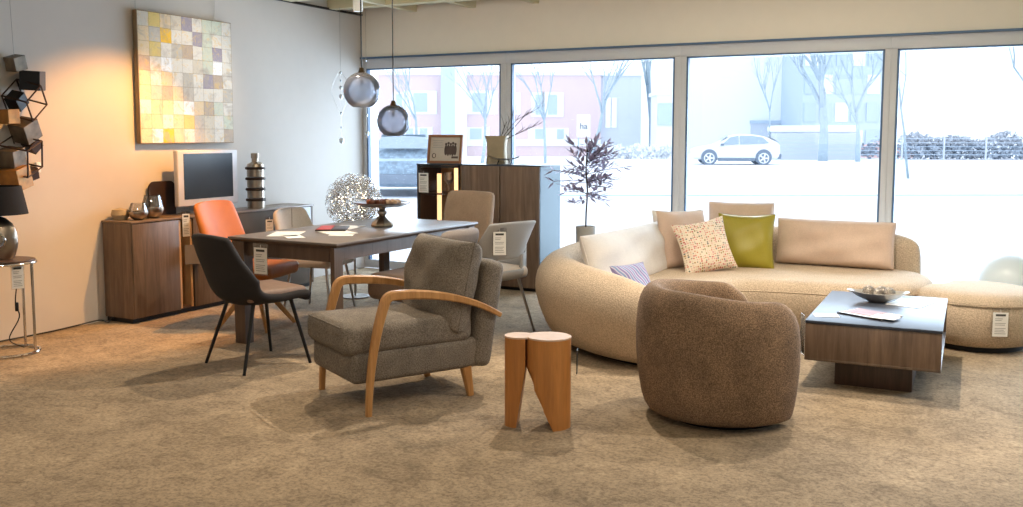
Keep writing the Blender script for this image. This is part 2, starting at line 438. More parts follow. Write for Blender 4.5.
# white snow-topped container
c = vpt(811, 61.7); t = thing('snowy_container', 'long low container with a thick white snow top behind the car', 'container', (c[0], c[1], -.07), -yaw)
obj('body', B(0, 0, .85, 5.2, 2, 1.7), M['bgrey'], t); obj('snow_cap', B(0, 0, 1.95, 5.4, 2.2, .45, .2, 4), M['snow'], t)
# wire fence: posts and rails
c0 = vpt(775, 60.); c1 = vpt(1110, 60.)
t = thing('wire_fence', 'long thin wire fence with posts along the far pavement', 'fence', (c0[0], c0[1], -.07), math.atan2(c1[1] - c0[1], c1[0] - c0[0]))
L_ = math.hypot(c1[0] - c0[0], c1[1] - c0[1])
bm = BM()
for z in (.35, .6, .85, 1.1, 1.35): tube(bm, [(0, 0, z), (L_, 0, z)], .018, 5)
obj('rails', bm, M['bwin'], t)
for k_ in range(9): obj('post', B(k_ * L_ / 8, 0, .75, .09, .09, 1.5), M['bgrey'], t)
# hedge: leafy mass made of many small leaf-shaped faces
def leafy(name, label, cx0, cx1, D, h, mat, n=1500, dp=1.2, parent_kind='stuff'):
    a = Vector(vpt(cx0, D)); b = Vector(vpt(cx1, D)); bm = BM(); rnd = random.Random(cx0)
    d = (b - a); nrm = Vector((-d.y, d.x, 0)).normalized()
    for _ in range(n):
        s = rnd.random(); hh = h * (.8 + .2 * math.sin(s * 23) * math.cos(s * 7))
        p = a + d * s + nrm * rnd.uniform(-dp / 2, dp / 2) + Vector((0, 0, rnd.uniform(0.02, hh)))
        q = [Vector((rnd.uniform(-1, 1), rnd.uniform(-1, 1), rnd.uniform(-1, 1))) * .22 for _ in range(3)]
        bm.faces.new([bm.verts.new(p + v) for v in q])
    return tag(obj(name, bm, mat, sharp=None), label, 'hedge', kind=parent_kind)
leafy('hedge', 'hazy grey-blue hedge behind the fence seen through the right window', 898, 1120, 62.5, 1.7, M['hedge'], 3800)
leafy('hedge', 'thin pale bushes behind the low snowy container', 778, 892, 64., 1.3, M['hedge'], 900)
leafy('hedge', 'pale low bushes at the foot of the grey annex', 600, 678, 62., 1.0, M['bwhite'], 700)
# kerb line in the snow
a = Vector(vpt(440, 23.7)); b = Vector(vpt(1200, 24.5)); bm = BM()
box(bm, 0, 0, 0, (b - a).length, .035, .035)
struct('kerb', bm, M['bwin'], loc=((a + b) / 2) + Vector((0, 0, -.055)), rot=(0, 0, math.atan2((b - a).y, (b - a).x)))

# trees
def tree(label, px_, D, h, r, seed, spread=.55, lean=0, mat=None, fork=.35, levels=4, name='bare_tree', base=None, group=None):
    rnd = random.Random(seed)
    mats = mat or M['bark_blue']
    p0 = base or vpt(px_, D); t = thing(name, label, 'tree', (p0[0], p0[1], -.08), group=group)
    tb, bb = BM(), BM()
    def grow(p, d, l, r_, lv):
        n = 4; pts = [p]; q = p.copy(); dd = d.copy()
        for i in range(n):
            dd = (dd + Vector((rnd.uniform(-1, 1), rnd.uniform(-1, 1), rnd.uniform(-.3, .6))) * .13).normalized()
            q = q + dd * l / n; pts.append(q.copy())
        tube(bb if lv else tb, pts, [r_ * (1 - .45 * i / n) for i in range(n + 1)], 6 if lv < 2 else 4)
        if lv < levels:
            for i in range(3 if lv else 4):
                k_ = rnd.randint(2, 4) if lv else rnd.randint(3, 4)
                a_ = rnd.uniform(0, 2 * PI); s_ = spread * rnd.uniform(.7, 1.3)
                nd = (dd + Vector((math.cos(a_) * s_, math.sin(a_) * s_, rnd.uniform(-.1, .35)))).normalized()
                grow(pts[k_], nd, l * rnd.uniform(.55, .8), r_ * .5, lv + 1)
    grow(Vector((0, 0, 0)), Vector((lean * math.cos(yaw), -lean * math.sin(yaw), 1)).normalized(), h * fork, r, 0)
    obj('trunk', tb, mats, t, sharp=None); obj('branches', bb, mats, t, sharp=None)
    return t
tree('tall pale bare tree nearest right of the brick building', 652, 72., 12, .26, 3, .30, .0, M['bark'], .45)
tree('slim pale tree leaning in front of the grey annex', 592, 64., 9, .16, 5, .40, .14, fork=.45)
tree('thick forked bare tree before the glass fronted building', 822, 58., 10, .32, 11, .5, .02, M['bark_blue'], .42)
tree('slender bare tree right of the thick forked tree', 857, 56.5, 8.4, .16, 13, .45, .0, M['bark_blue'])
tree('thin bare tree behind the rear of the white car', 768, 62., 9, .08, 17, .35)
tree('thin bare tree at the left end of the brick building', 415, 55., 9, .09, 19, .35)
tree('bare pale tree just left of the second window post', 482, 50., 9, .10, 23, .4)
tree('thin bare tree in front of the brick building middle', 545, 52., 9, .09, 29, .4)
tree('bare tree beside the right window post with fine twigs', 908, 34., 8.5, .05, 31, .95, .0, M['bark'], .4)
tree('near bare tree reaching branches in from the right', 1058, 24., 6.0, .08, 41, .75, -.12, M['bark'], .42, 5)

# cars
def car(label, loc, rz, paint, L=4.6, Hh=1.62, Wd=1.86, snow=False):
    t = thing('parked_car', label, 'car', loc, rz)
    # stations along x (nose at -x): x, sill z, belt z, roof z, belt half width, roof half width
    S = [(-.50, .45, .72, .74, .62, .55), (-.485, .30, .80, .82, .80, .70), (-.42, .26, .92, .95, .90, .80), (-.28, .24, 1.0, 1.03, .93, .80),
         (-.22, .24, 1.02, 1.10, .93, .76), (-.08, .24, 1.04, 1.52, .93, .68), (.03, .24, 1.05, 1.62, .93, .67), (.18, .24, 1.07, 1.60, .93, .66),
         (.33, .24, 1.10, 1.50, .92, .64), (.42, .26, 1.12, 1.30, .90, .66), (.48, .32, 1.08, 1.14, .84, .70), (.50, .45, .95, .98, .70, .62)]
    rs = []
    for x_, a_, b_, c_, w_, q_ in S:
        x_ *= L; k_ = Hh / 1.62; w_ *= Wd / 2 / .93; q_ *= Wd / 2 / .93; m_ = (a_ + b_) / 2
        pr = [(0, a_), (w_ * .9, a_), (w_, a_ + .1), (w_ * 1.01, m_), (w_ * .98, b_), (q_ * 1.0, c_ - .05), (q_ * .8, c_), (0, c_ + .02)]
        full = [(x_, y_, z_ * k_) for y_, z_ in pr] + [(x_, -y_, z_ * k_) for y_, z_ in reversed(pr[1:-1])]
        rs.append(full)
    bm = BM(); rings(bm, rs); obj('body', bm, paint, t, sharp=50, mods=(SUB1,))
    for s in (-1, 1):
        for nm, poly in (('front_side_window', [(-.17, 1.06), (-.075, 1.44), (.02, 1.53), (.02, 1.08)]), ('rear_side_window', [(.035, 1.08), (.035, 1.53), (.17, 1.52), (.29, 1.44), (.36, 1.14)])):
            bm = BM()
            def ypt(z): return Wd / 2 * (1.0 - .27 * max(0, (z - 1.04) / .55)) + .015
            vs = [bm.verts.new((x_ * L, s * ypt(z), z * Hh / 1.62)) for x_, z in poly]
            bm.faces.new(vs); obj(nm, bm, M['carglass'], t, sharp=None)
        for x_ in (-.31, .30):
            bm = BM(); tube(bm, [(x_ * L, s * (Wd / 2 - .14), .40), (x_ * L, s * (Wd / 2 + .02), .40)], .42, 20)
            obj('wheel_arch', bm, M['tyre'], t)
            bm = BM(); tube(bm, [(x_ * L, s * (Wd / 2 - .16), .35), (x_ * L, s * (Wd / 2 + .035), .35)], .35, 24); wh = obj('wheel', bm, M['tyre'], t)
            bm = BM()
            for k_ in range(5):
                a_ = k_ * 2 * PI / 5; tube(bm, [(x_ * L, s * (Wd / 2 + .045), .35), (x_ * L + .24 * math.cos(a_), s * (Wd / 2 + .045), .35 + .24 * math.sin(a_))], .045, 6)
            tube(bm, [(x_ * L + .25 * math.cos(q), s * (Wd / 2 + .04), .35 + .25 * math.sin(q)) for q in [i * 2 * PI / 20 for i in range(21)]], .03, 6)
            obj('rim', bm, M['carwhite'], wh)
        obj('sill', B(0, s * (Wd / 2 - .02), .28, L * .42, .08, .16, .02), M['tyre'], t)
        obj('wing_mirror', B(-.17 * L, s * (Wd / 2 + .08), 1.06, .16, .16, .12, .03), M['tyre'], t)
    obj('rear_bumper', B(.485 * L, 0, .45, .2, Wd * .86, .26, .05), M['tyre'], t)
    obj('tail_lamp', B(.492 * L, 0, .92, .06, Wd * .8, .07, .02), M['bwin'], t)
    bm = BM(); vs = [bm.verts.new(p) for p in ((-.205 * L, -.68, 1.09), (-.205 * L, .68, 1.09), (-.085 * L, .58, 1.52), (-.085 * L, -.58, 1.52))]; bm.faces.new(vs)
    bmesh.ops.translate(bm, vec=(-.02, 0, .02), verts=bm.verts); obj('windscreen', bm, M['carglass'], t, sharp=None)
    bm = BM(); vs = [bm.verts.new(p) for p in ((.475 * L, -.6, 1.18), (.475 * L, .6, 1.18), (.36 * L, .55, 1.46), (.36 * L, -.55, 1.46))]; bm.faces.new(vs)
    bmesh.ops.translate(bm, vec=(.05, 0, .02), verts=bm.verts); obj('rear_window', bm, M['carglass'], t, sharp=None)
    if snow:
        bm = BM(); box(bm, .13 * L, 0, 1.5 * Hh / 1.62 + .06, L * .3, 1.25, .14, .06, 3); obj('snow_cover', bm, M['snow'], t)
        bm = BM(); box(bm, -.36 * L, 0, .98 * Hh / 1.62, L * .2, 1.5, .1, .04, 3); obj('bonnet_snow', bm, M['snow'], t)
    return t
c = vpt(733.5, 50.7); car('white SUV parked on the snowy street beyond the third window', (c[0], c[1], -.07), -yaw - .08, M['carwhite'])
c = vpt(404, 25.2); car('dark blue snow-dusted car behind the first window', (c[0], c[1], -.07), math.radians(-56), M['cardark'], 4.1, 1.5, 1.8)
# ------------------------------------------------------------------ small shared builders
def price_tag(label, loc, rz, w=.11, h=.17, tilt=0, grp=None, hang=.02):
    t = thing('price_tag', label, 'tag', loc, rz, grp)
    obj('card', B(0, 0, -h / 2, w, .002, h, rot=Matrix.Rotation(tilt, 3, 'X')), M['paper'], t)
    bm = BM(); box(bm, 0, 0, -h / 2 + .002, w * 1.18, .0008, h * 1.22, rot=Matrix.Rotation(tilt, 3, 'X'), )
    obj('sleeve', bm, M['plastic'], t, loc=(0, .002, .008))
    bm = BM()
    r = Matrix.Rotation(tilt, 3, 'X')
    box(bm, 0, -.0016, -h * .11, w * .66, .0008, h * .085, rot=r)
    obj('heading', bm, M['ink'], t)
    bm = BM()
    for k_, (a, ww) in enumerate(((.26, .5), (.33, .42), (.45, .72), (.52, .66), (.66, .72), (.73, .6), (.80, .68), (.88, .74))):
        box(bm, -w * (.74 - ww) / 2 * .9, -.0016, -h * a, w * ww, .0008, h * .022, rot=r)
    obj('print_lines', bm, M['ink_pale'], t)
    bm = BM(); tube(bm, [(0, 0, .0), (0, .003, hang)], .0012, 5); obj('string', bm, M['paper'], t)
    return t

def pillow(name, label, cat, w, h, th, mat, loc, rot, group=None, seed=1, n=22, pinch=.07, hard=.55, piping=False):
    """local: x width, z height, y thickness; origin at the centre"""
    rnd = random.Random(seed); ph = [rnd.uniform(0, 6.28) for _ in range(6)]
    bm = BM(); gr = []
    for side in (1, -1):
        g_ = []
        for i in range(n + 1):
            row = []
            for j in range(n + 1):
                u = -1 + 2 * i / n; v = -1 + 2 * j / n
                uu = math.sin(u * PI / 2) ; vv = math.sin(v * PI / 2)
                T = (max(0, (1 - abs(uu) ** 3.2) * (1 - abs(vv) ** 3.2))) ** hard
                X = uu * w / 2 * (1 - pinch * (1 - vv * vv)); Z = vv * h / 2 * (1 - pinch * (1 - uu * uu))
                wr = .012 * th / .12 * (math.sin(5 * uu + 3 * vv + ph[0]) + math.sin(7 * vv - 4 * uu + ph[1]) * .7) * T
                row.append(bm.verts.new((X, side * (th / 2 * T + wr * .5), Z)))
            g_.append(row)
        gr.append(g_)
    for s_, g_ in enumerate(gr):
        for i in range(n):
            for j in range(n): bm.faces.new((g_[i][j], g_[i + 1][j], g_[i + 1][j + 1], g_[i][j + 1]))
    bmesh.ops.remove_doubles(bm, verts=bm.verts, dist=1e-5)
    o = obj(name, bm, mat, loc=loc, rot=rot, sharp=60)
    tag(o, label, cat, group)
    bm = BM(); e = []
    m = 16
    def E_(uu, vv): return (uu * w / 2 * (1 - pinch * (1 - vv * vv)), 0, vv * h / 2 * (1 - pinch * (1 - uu * uu)))
    for k_ in range(m): e.append(E_(-1 + 2 * k_ / m, -1))
    for k_ in range(m): e.append(E_(1, -1 + 2 * k_ / m))
    for k_ in range(m): e.append(E_(1 - 2 * k_ / m, 1))
    for k_ in range(m + 1): e.append(E_(-1, 1 - 2 * k_ / m))
    tube(bm, e, .005 if piping else .0035, 6); obj('seam', bm, mat, o)
    return o

def loops_tube(bm, pts, r, n=8): tube(bm, pts, r, n)

# ------------------------------------------------------------------ sofa
sofa = thing('curved_sofa', 'large curved cream boucle sofa sweeping round beneath the windows', 'sofa', (0, 0, 0))
spine = catmull([(-1.80, 5.48, .54), (-2.15, 5.56, .58), (-2.52, 5.79, .61), (-2.80, 6.16, .62), (-2.89, 6.65, .63), (-2.81, 7.2, .65), (-2.55, 7.68, .67), (-2.1, 7.98, .69), (-1.5, 8.1, .70), (-.92, 8.08, .70), (-.53, 8.0, .70)], 6)
bm = BM(); rs = []
m = len(spine)
for i, p in enumerate(spine):
    d = (spine[min(i + 1, m - 1)] - spine[max(i - 1, 0)]); d.z = 0; d.normalize()
    nrm = Vector((-d.y, d.x, 0))
    if i == 0: n0 = nrm
    out = -Vector((d.y * -1, d.x, 0))          # outward = to the left of travel, away from the seat
    out = Vector((-d.y, d.x, 0)) * 1.0
    # make outward point away from the seat centre
    if out.dot(Vector((p.x + 1.7, p.y - 7.1, 0))) < 0: out = -out
    h = p.z
    e = min(i, m - 1 - i) / 7.0; e = min(1, e); k_ = math.sqrt(max(.02, 1 - (1 - e) ** 2)) if e < 1 else 1
    hh = h * (.80 + .20 * k_)
    prof = [(-.02, .03), (.04, .05), (.09, .14), (.13, .27), (.155, .40), (.14, .52), (.10, .60), (.03, .655), (-.05, .66), (-.11, .62), (-.13, .54), (-.12, .42), (-.12, .25), (-.10, .05)]
    sc_ = hh / .66
    rs.append([Vector((p.x, p.y, 0)) + out * (o_ * k_ * (1.15 if o_ > 0 else .9)) + Vector((0, 0, z_ * sc_ if z_ > .3 else z_)) for o_, z_ in prof])
rings(bm, rs)
obj('backrest', bm, M['sofa'], sofa, sharp=70, mods=(SUB1,))
# seat body
front = catmull([(-1.78, 5.62, 0), (-1.62, 5.85, 0), (-1.62, 6.2, 0), (-1.72, 6.5, 0), (-1.65, 6.76, 0), (-1.35, 6.86, 0), (-.95, 6.90, 0), (-.68, 7.02, 0), (-.50, 7.22, 0), (-.42, 7.5, 0), (-.46, 7.8, 0), (-.66, 7.98, 0)], 5)
back = [Vector((p.x, p.y, 0)) for p in reversed(spine[::3])]
outl = front + back[1:-1]
def ring_at(outl, inset, z):
    n_ = len(outl); o_ = []
    for i in range(n_):
        t_ = (outl[(i + 1) % n_] - outl[i - 1]); t_.z = 0; t_.normalize(); nn = Vector((-t_.y, t_.x, 0))
        o_.append(outl[i] + nn * inset + Vector((0, 0, z)))
    return o_
bm = BM()
rr = [ring_at(outl, i_, z_) for i_, z_ in ((.07, .045), (.03, .08), (.0, .2), (-.015, .29), (.0, .36), (.03, .395), (.09, .415))]
vr = rings(bm, rr, cap1=False)
bmesh.ops.triangle_fill(bm, use_beauty=True, edges=[e for e in bm.edges if e.is_boundary and all(abs(v.co.z - .415) < 1e-4 for v in e.verts)])
obj('seat', bm, M['sofa'], sofa, sharp=50)
bm = BM(); rings(bm, [ring_at(outl, .09, .0), ring_at(outl, .09, .05)]); obj('plinth', bm, M['plinth'], sofa)
bm = BM(); q = ring_at(outl, -.004, .335)[:len(front) - 2]; tube(bm, q, .006, 6); obj('seam', bm, M['sofa'], sofa)

# pouf, bean-shaped against the sofa end
pc = Vector((-.115, 7.34, 0))
pouf = thing('pouf', 'rounded cream boucle pouf with a price tag at the right end of the sofa', 'pouf', pc)
def bean(r_, z_):
    o_ = []
    for k_ in range(48):
        a_ = 2 * PI * k_ / 48; rad = .415 - .11 * math.exp(-((a_ - math.radians(150)) / .45) ** 2)
        o_.append((math.cos(a_) * (rad * .95 + r_), math.sin(a_) * (rad + r_), z_))
    return o_
bm = BM(); rings(bm, [bean(i_, z_) for i_, z_ in ((-.10, .03), (-.03, .05), (.0, .12), (.01, .22), (.0, .31), (-.012, .325), (-.012, .33), (.0, .335), (-.015, .37), (-.06, .395), (-.16, .405), (-.3, .41))])
obj('body', bm, M['sofa'], pouf, sharp=60)
bm = BM(); rings(bm, [bean(-.09, .0), bean(-.09, .04)]); obj('base', bm, M['plinth'], pouf)
bm = BM(); tube(bm, bean(.003, .328) + bean(.003, .328)[:1], .005, 6); obj('seam', bm, M['sofa'], pouf)
price_tag('white price tag hanging on the front of the cream pouf', (.035, 6.915, .30), .36, .095, .16)

# cushions on the sofa
def pl(name, label, w, h, th, mat, loc, rx, rz, seed, ry=0, **k_):
    return pillow(name, label, 'cushion', w, h, th, M[mat], loc, (rx, ry, rz), seed=seed, **k_)
pl('back_cushion', 'long tan bolster back cushion at the right end of the sofa', .90, .36, .2, 'cushion_tan', (-1.16, 7.84, .60), -.14, -.03, 3, pinch=.02, hard=.34, piping=True)
pl('back_cushion', 'upright square tan back cushion behind the green cushion', .53, .48, .19, 'cushion_tan', (-1.92, 7.88, .655), -.12, .12, 4, pinch=.03, hard=.36, piping=True)
pl('throw_cushion', 'olive green satin square cushion', .44, .45, .15, 'green', (-1.78, 7.50, .615), -.30, .22, 5, pinch=.09)
pl('throw_cushion', 'cream cushion with multicoloured dot print', .43, .42, .15, 'dots', (-2.01, 7.13, .60), -.38, .72, 6, ry=-.16, pinch=.1)
pl('throw_cushion', 'plump tan cushion leaning behind the dotted cushion', .46, .46, .18, 'cushion_tan', (-2.23, 7.28, .63), -.22, .95, 8, pinch=.06, ry=.03)
pl('throw_cushion', 'pale cushion mostly hidden behind the tan and dotted cushions', .42, .44, .14, 'white_cloth', (-2.36, 7.56, .62), -.2, .6, 9)
pl('long_cushion', 'long off-white plush cushion along the left side of the sofa', 1.36, .42, .2, 'white_cloth', (-2.43, 6.60, .56), -.28, 1.50, 10, pinch=.03, hard=.4, ry=.0)
pl('throw_cushion', 'small mauve striped cushion lying against the long white cushion', .34, .26, .1, 'stripes', (-2.22, 6.12, .45), -.5, 1.2, 11)

# ------------------------------------------------------------------ barrel chair
bc = thing('barrel_chair', 'rounded brown chenille barrel armchair seen from behind', 'armchair', (-1.25, 4.83, 0), math.radians(38))
# local +x is the opening
A0, A1 = math.radians(45), math.radians(360 - 45)
bm = BM(); rs = []; NN = 40
for i in range(NN + 1):
    a_ = A0 + (A1 - A0) * i / NN; dv = abs(a_ - PI) / (PI - A0)      # 0 at the back, 1 at arm tips
    h_ = .69 - .04 * smooth(.25, .8, dv) - .07 * smooth(.82, 1, dv)
    e_ = min(i, NN - i) / 3.0; k_ = math.sqrt(max(.03, 1 - (1 - min(1, e_)) ** 2))
    hh = h_ * (.92 + .08 * k_)
    prof = [(-.12, .025), (-.06, .03), (-.03, .10), (-.005, .25), (.005, .38), (.0, .50), (-.015, .58), (-.05, .635), (-.10, .645), (-.14, .61), (-.155, .52), (-.15, .38), (-.15, .20), (-.15, .05)]
    s_ = hh / .645; ctr = -.08
    pr = [((o_ - ctr) * k_ + ctr, z_ * s_ if z_ > .3 else z_) for o_, z_ in prof]
    rx_, ry_ = .455, .435
    rs.append([((rx_ + o_) * math.cos(a_), (ry_ + o_) * math.sin(a_), z_) for o_, z_ in pr])
rings(bm, rs); obj('shell', bm, M['barrel'], bc, sharp=70, mods=(SUB1,))
bm = BM()
def seat_ring(s_, z_):
    return [((.33 * s_) * (1 if math.cos(t_) > 0 else .9) * math.copysign(abs(math.cos(t_)) ** .8, math.cos(t_)) + .04, .30 * s_ * math.copysign(abs(math.sin(t_)) ** .8, math.sin(t_)), z_) for t_ in [2 * PI * k_ / 36 for k_ in range(36)]]
rings(bm, [seat_ring(.88, .05), seat_ring(.95, .12), seat_ring(1, .28), seat_ring(1.01, .36), seat_ring(.97, .405), seat_ring(.85, .425), seat_ring(.5, .43)])
obj('seat', bm, M['barrel'], bc, sharp=60)
bm = BM(); lathe(bm, [(0, 0), (.29, 0), (.30, .03), (0, .03)], 32); obj('swivel_base', bm, M['plinth'], bc)
price_tag('price tag hanging at the right arm of the brown barrel chair', (-.882, 5.01, .50), 1.95, .09, .17)

# ------------------------------------------------------------------ split-log stool
st = thing('stool', 'small orange oak stool with a wedge-shaped gap', 'stool', (-2.02, 4.195, 0), math.radians(20))
def disc(cx_, cy_, r_, cut=None, n=32): return [(cx_ + r_ * math.cos(2 * PI * k_ / n), cy_ + r_ * math.sin(2 * PI * k_ / n)) for k_ in range(n)]
# big leg: D-shaped log cut obliquely; small leg: round segment
def logleg(name, cx_, r_, top_c, x_cut_top, x_cut_bot, side):
    bm = BM(); z0, z1, H_ = 0, .30, .455
    def sec(z_):
        if z_ >= z1: xc = x_cut_top
        else: xc = x_cut_bot + (x_cut_top - x_cut_bot) * (z_ / z1)
        o_ = []
        for k_ in range(40):
            a_ = 2 * PI * k_ / 40; x_ = cx_ + r_ * math.cos(a_); y_ = r_ * .92 * math.sin(a_)
            x_ = max(x_, xc) if side > 0 else min(x_, xc)
            o_.append((x_, y_, z_))
        return o_
    rings(bm, [sec(z_) for z_ in (0, .1, .2, .2999, H_ - .006)] , cap1=True)
    return obj(name, bm, M['oak_stool'], st, sharp=30)
logleg('wide_leg', .055, .112, None, -.055, .088, 1)
logleg('narrow_leg', -.09, .075, None, -.056, -.10, -1)
bm = BM()
o1 = [(.055 + .113 * math.cos(a_), .104 * math.sin(a_)) for a_ in [math.radians(-150 + 300 * k_ / 30) for k_ in range(31)]]
o2 = [(-.09 + .076 * math.cos(a_), .070 * math.sin(a_)) for a_ in [math.radians(55 + 250 * k_ / 20) for k_ in range(21)]]
o1 = [(.055 + .113 * math.cos(math.radians(d_)), .104 * math.sin(math.radians(d_))) for d_ in range(-150, 151, 10)]
rings(bm, [[(x_, y_, z_) for x_, y_ in o1 + o2] for z_ in (.449, .457)]); obj('top', bm, M['endgrain'], st, sharp=30)
tag(obj('care_card', B(0, 0, 0, .004, .05, .12, .001), M['black'], loc=(-1.838, 4.27, .33), rot=(0, 0, math.radians(20))), 'narrow dark card hanging on the right side of the oak stool', 'tag')

# ------------------------------------------------------------------ coffee table
ct = thing('coffee_table', 'low square walnut coffee table with a slate grey top', 'coffee table', (-.62, 6.12, 0), math.radians(1.5))
obj('top', B(0, 0, .392, .72, 1.16, .016, .003), M['ct_top'], ct)
bm = BM(); box(bm, 0, -.565, .282, .716, .022, .2, .002); obj('front_panel', bm, M['walnut'], ct)
bm = BM(); box(bm, 0, .565, .282, .716, .022, .2, .002); obj('back_panel', bm, M['walnut'], ct)
bm = BM(); box(bm, -.347, 0, .282, .022, 1.108, .2); obj('side_panel', bm, M['walnut_y'], ct)
bm = BM(); box(bm, .20, 0, .282, .02, 1.108, .2); obj('inner_panel', bm, M['walnut_dark'], ct)
obj('bottom_panel', B(0, 0, .176, .718, 1.152, .016, .002), M['walnut_y'], ct)
bm = BM(); box(bm, .34, -.56, .282, .03, .012, .2); obj('edge_strip', bm, M['walnut_top'], ct)
obj('base', B(.0, -.17, .084, .42, .46, .168, .002), M['walnut_dark'], ct)

# bowl with balls
bw = thing('leaf_bowl', 'boat-shaped silver bowl with pointed ends on the coffee table', 'bowl', (-.665, 6.36, .4), math.radians(8))
bm = BM(); rs = []
for z_, a_, b_ in ((0, .045, .035), (.004, .06, .045), (.03, .12, .07), (.06, .185, .10), (.062, .18, .095), (.034, .115, .062), (.012, .05, .035)):
    rs.append([(a_ * math.copysign(abs(math.cos(t_)) ** 1.5, math.cos(t_)), b_ * math.sin(t_), z_ + .012 * abs(math.cos(t_)) ** 3 * (z_ > .05)) for t_ in [2 * PI * k_ / 40 for k_ in range(40)]])
rings(bm, rs); obj('bowl', bm, M['bowl_metal'], bw, sharp=50)
M['fretball'] = plain('silver_black_pattern', lin(200, 190, 178), .3, .7, var=.3)
for k_, (dx, dy, r_) in enumerate(((-.055, .0, .036), (.02, .02, .034), (.068, -.012, .034), (.0, -.035, .028))):
    dd = thing('decor_ball', ['openwork silver ball at the left of the silver bowl', 'openwork silver ball in the middle of the silver bowl', 'openwork silver ball at the right of the silver bowl', 'small openwork silver ball at the front of the silver bowl'][k_], 'ball', (-.665 + dx, 6.36 + dy, .462 + (k_ == 3) * -.005), 0, 'decor balls in the silver bowl')
    bm = BM(); bmesh.ops.create_icosphere(bm, subdivisions=3, radius=r_ * .9); obj('core', bm, M['black'], dd)
    bm = BM(); bmesh.ops.create_icosphere(bm, subdivisions=2, radius=r_); o_ = obj('fretwork', bm, M['fretball'], dd, sharp=None, mods=(('WIREFRAME', dict(thickness=.009)),))
# papers & magazine on coffee table
def sheet(name, label, cat, loc, rz, w, h, th=.0015, mat='paper', group=None):
    return tag(obj(name, B(0, 0, th / 2, w, h, th), M[mat], loc=loc, rot=(0, 0, rz)), label, cat, group)
sheet('leaflet', 'plain white sheet right of the silver bowl', 'paper', (-.475, 6.40, .401), -.25, .21, .30)
sheet('leaflet', 'small pale leaflet at the left front of the coffee table', 'paper', (-.88, 5.73, .401), .3, .14, .10)
mg = thing('magazine', 'open printed magazine with reddish pictures on the coffee table', 'magazine', (-.655, 5.86, .401), math.radians(-28))
obj('pages', B(0, 0, .004, .29, .21, .008, .001), M['paper'], mg)
M['mag_pic'] = plain('reddish_print', lin(150, 88, 70), .5, var=.3)
M['mag_dark'] = plain('dark_spine', lin(46, 36, 36), .4)
obj('picture', B(-.04, .012, .0092, .19, .17, .002), M['mag_pic'], mg); obj('spine', B(0, -.104, .0045, .29, .012, .009), M['mag_dark'], mg)
obj('loose_page', B(.13, -.04, .0125, .14, .12, .001, rot=Matrix.Rotation(.2, 3, 'Z')), M['paper'], mg)

# glass-like white globe lamp on the floor
gl = thing('globe_lamp', 'pale white globe floor lamp behind the pouf', 'lamp', (.10, 8.12, 0))
bm = BM(); bmesh.ops.create_uvsphere(bm, u_segments=48, v_segments=24, radius=.245); bmesh.ops.translate(bm, vec=(0, 0, .33), verts=bm.verts)
M['opal'] = plain('opal_glass', lin(214, 226, 234), .25, var=.01); obj('globe', bm, M['opal'], gl)
bm = BM(); lathe(bm, [(0, 0), (.12, 0), (.12, .03), (.085, .11), (0, .11)], 32); obj('base', bm, M['steel'], gl)

# ------------------------------------------------------------------ armchair with bent oak arms (local +y = facing front, x across)
fd = Vector((-.49, -.87, 0)).normalized(); arz = math.atan2(-fd.x, fd.y)
ctr = Vector((-2.925, 4.44, 0))
ac = thing('armchair', 'grey-brown upholstered armchair with curved oak arms', 'armchair', ctr, arz)
obj('seat_frame', B(0, .09, .245, .56, .80, .17, .035, 4), M['grey_fab'], ac, sharp=60)
# seat cushion, plump
bm = BM(); box(bm, 0, .145, .388, .57, .77, .16, .055, 5)
for v in bm.verts:
    k_ = max(0, 1 - (v.co.x / .28) ** 2) * max(0, 1 - ((v.co.y - .155) / .4) ** 2)
    v.co.z += (.02 * k_) if v.co.z > .395 else 0
obj('seat_cushion', bm, M['grey_fab'], ac, sharp=60)
bm = BM(); tube(bm, [(-.22, .528, .458), (0, .532, .461), (.22, .528, .458)], .005, 6); obj('seam', bm, M['grey_fab'], ac)
bm = BM(); box(bm, 0, 0, 0, .59, .13, .60, .045, 4, rot=Matrix.Rotation(.17, 3, 'X')); obj('back_frame', bm, M['grey_fab'], ac, loc=(0, -.335, .455), sharp=60)
bk = pillow('back_cushion', '', '', .60, .50, .25, M['grey_fab'], (0, -.18, .62), (.22, 0, 0), seed=12, pinch=.02, hard=.3)
for k_ in ('label', 'category'): del bk[k_]
bk.parent = ac
for s_ in (-1, 1):
    X = s_ * .315
    pts = bez((X, .42, 0), (X, .415, .22), (X, .38, .42), (X, .325, .575), 9)[:-1] + bez((X, .325, .575), (X, .31, .622), (X, .285, .622), (X, .23, .62), 7)[:-1] + bez((X, .23, .62), (X, -.02, .61), (X, -.23, .55), (X, -.39, .45), 10)
    n_ = len(pts)
    bm = BM(); flatbar(bm, pts, .038, .044, Vector((1, 0, 0)), [(.72 + .4 * min(1, i_ / 9)) if i_ < 9 else (1.12 if i_ < 17 else 1.12 - .5 * (i_ - 17) / (n_ - 18)) for i_ in range(n_)])
    obj('arm', bm, M['oak'], ac, sharp=40)
    bm = BM(); flatbar(bm, [(s_ * .25, -.20, .17), (s_ * .255, -.23, 0)], .045, .06, Vector((1, 0, 0)), [1, .6]); obj('rear_leg', bm, M['oak'], ac)

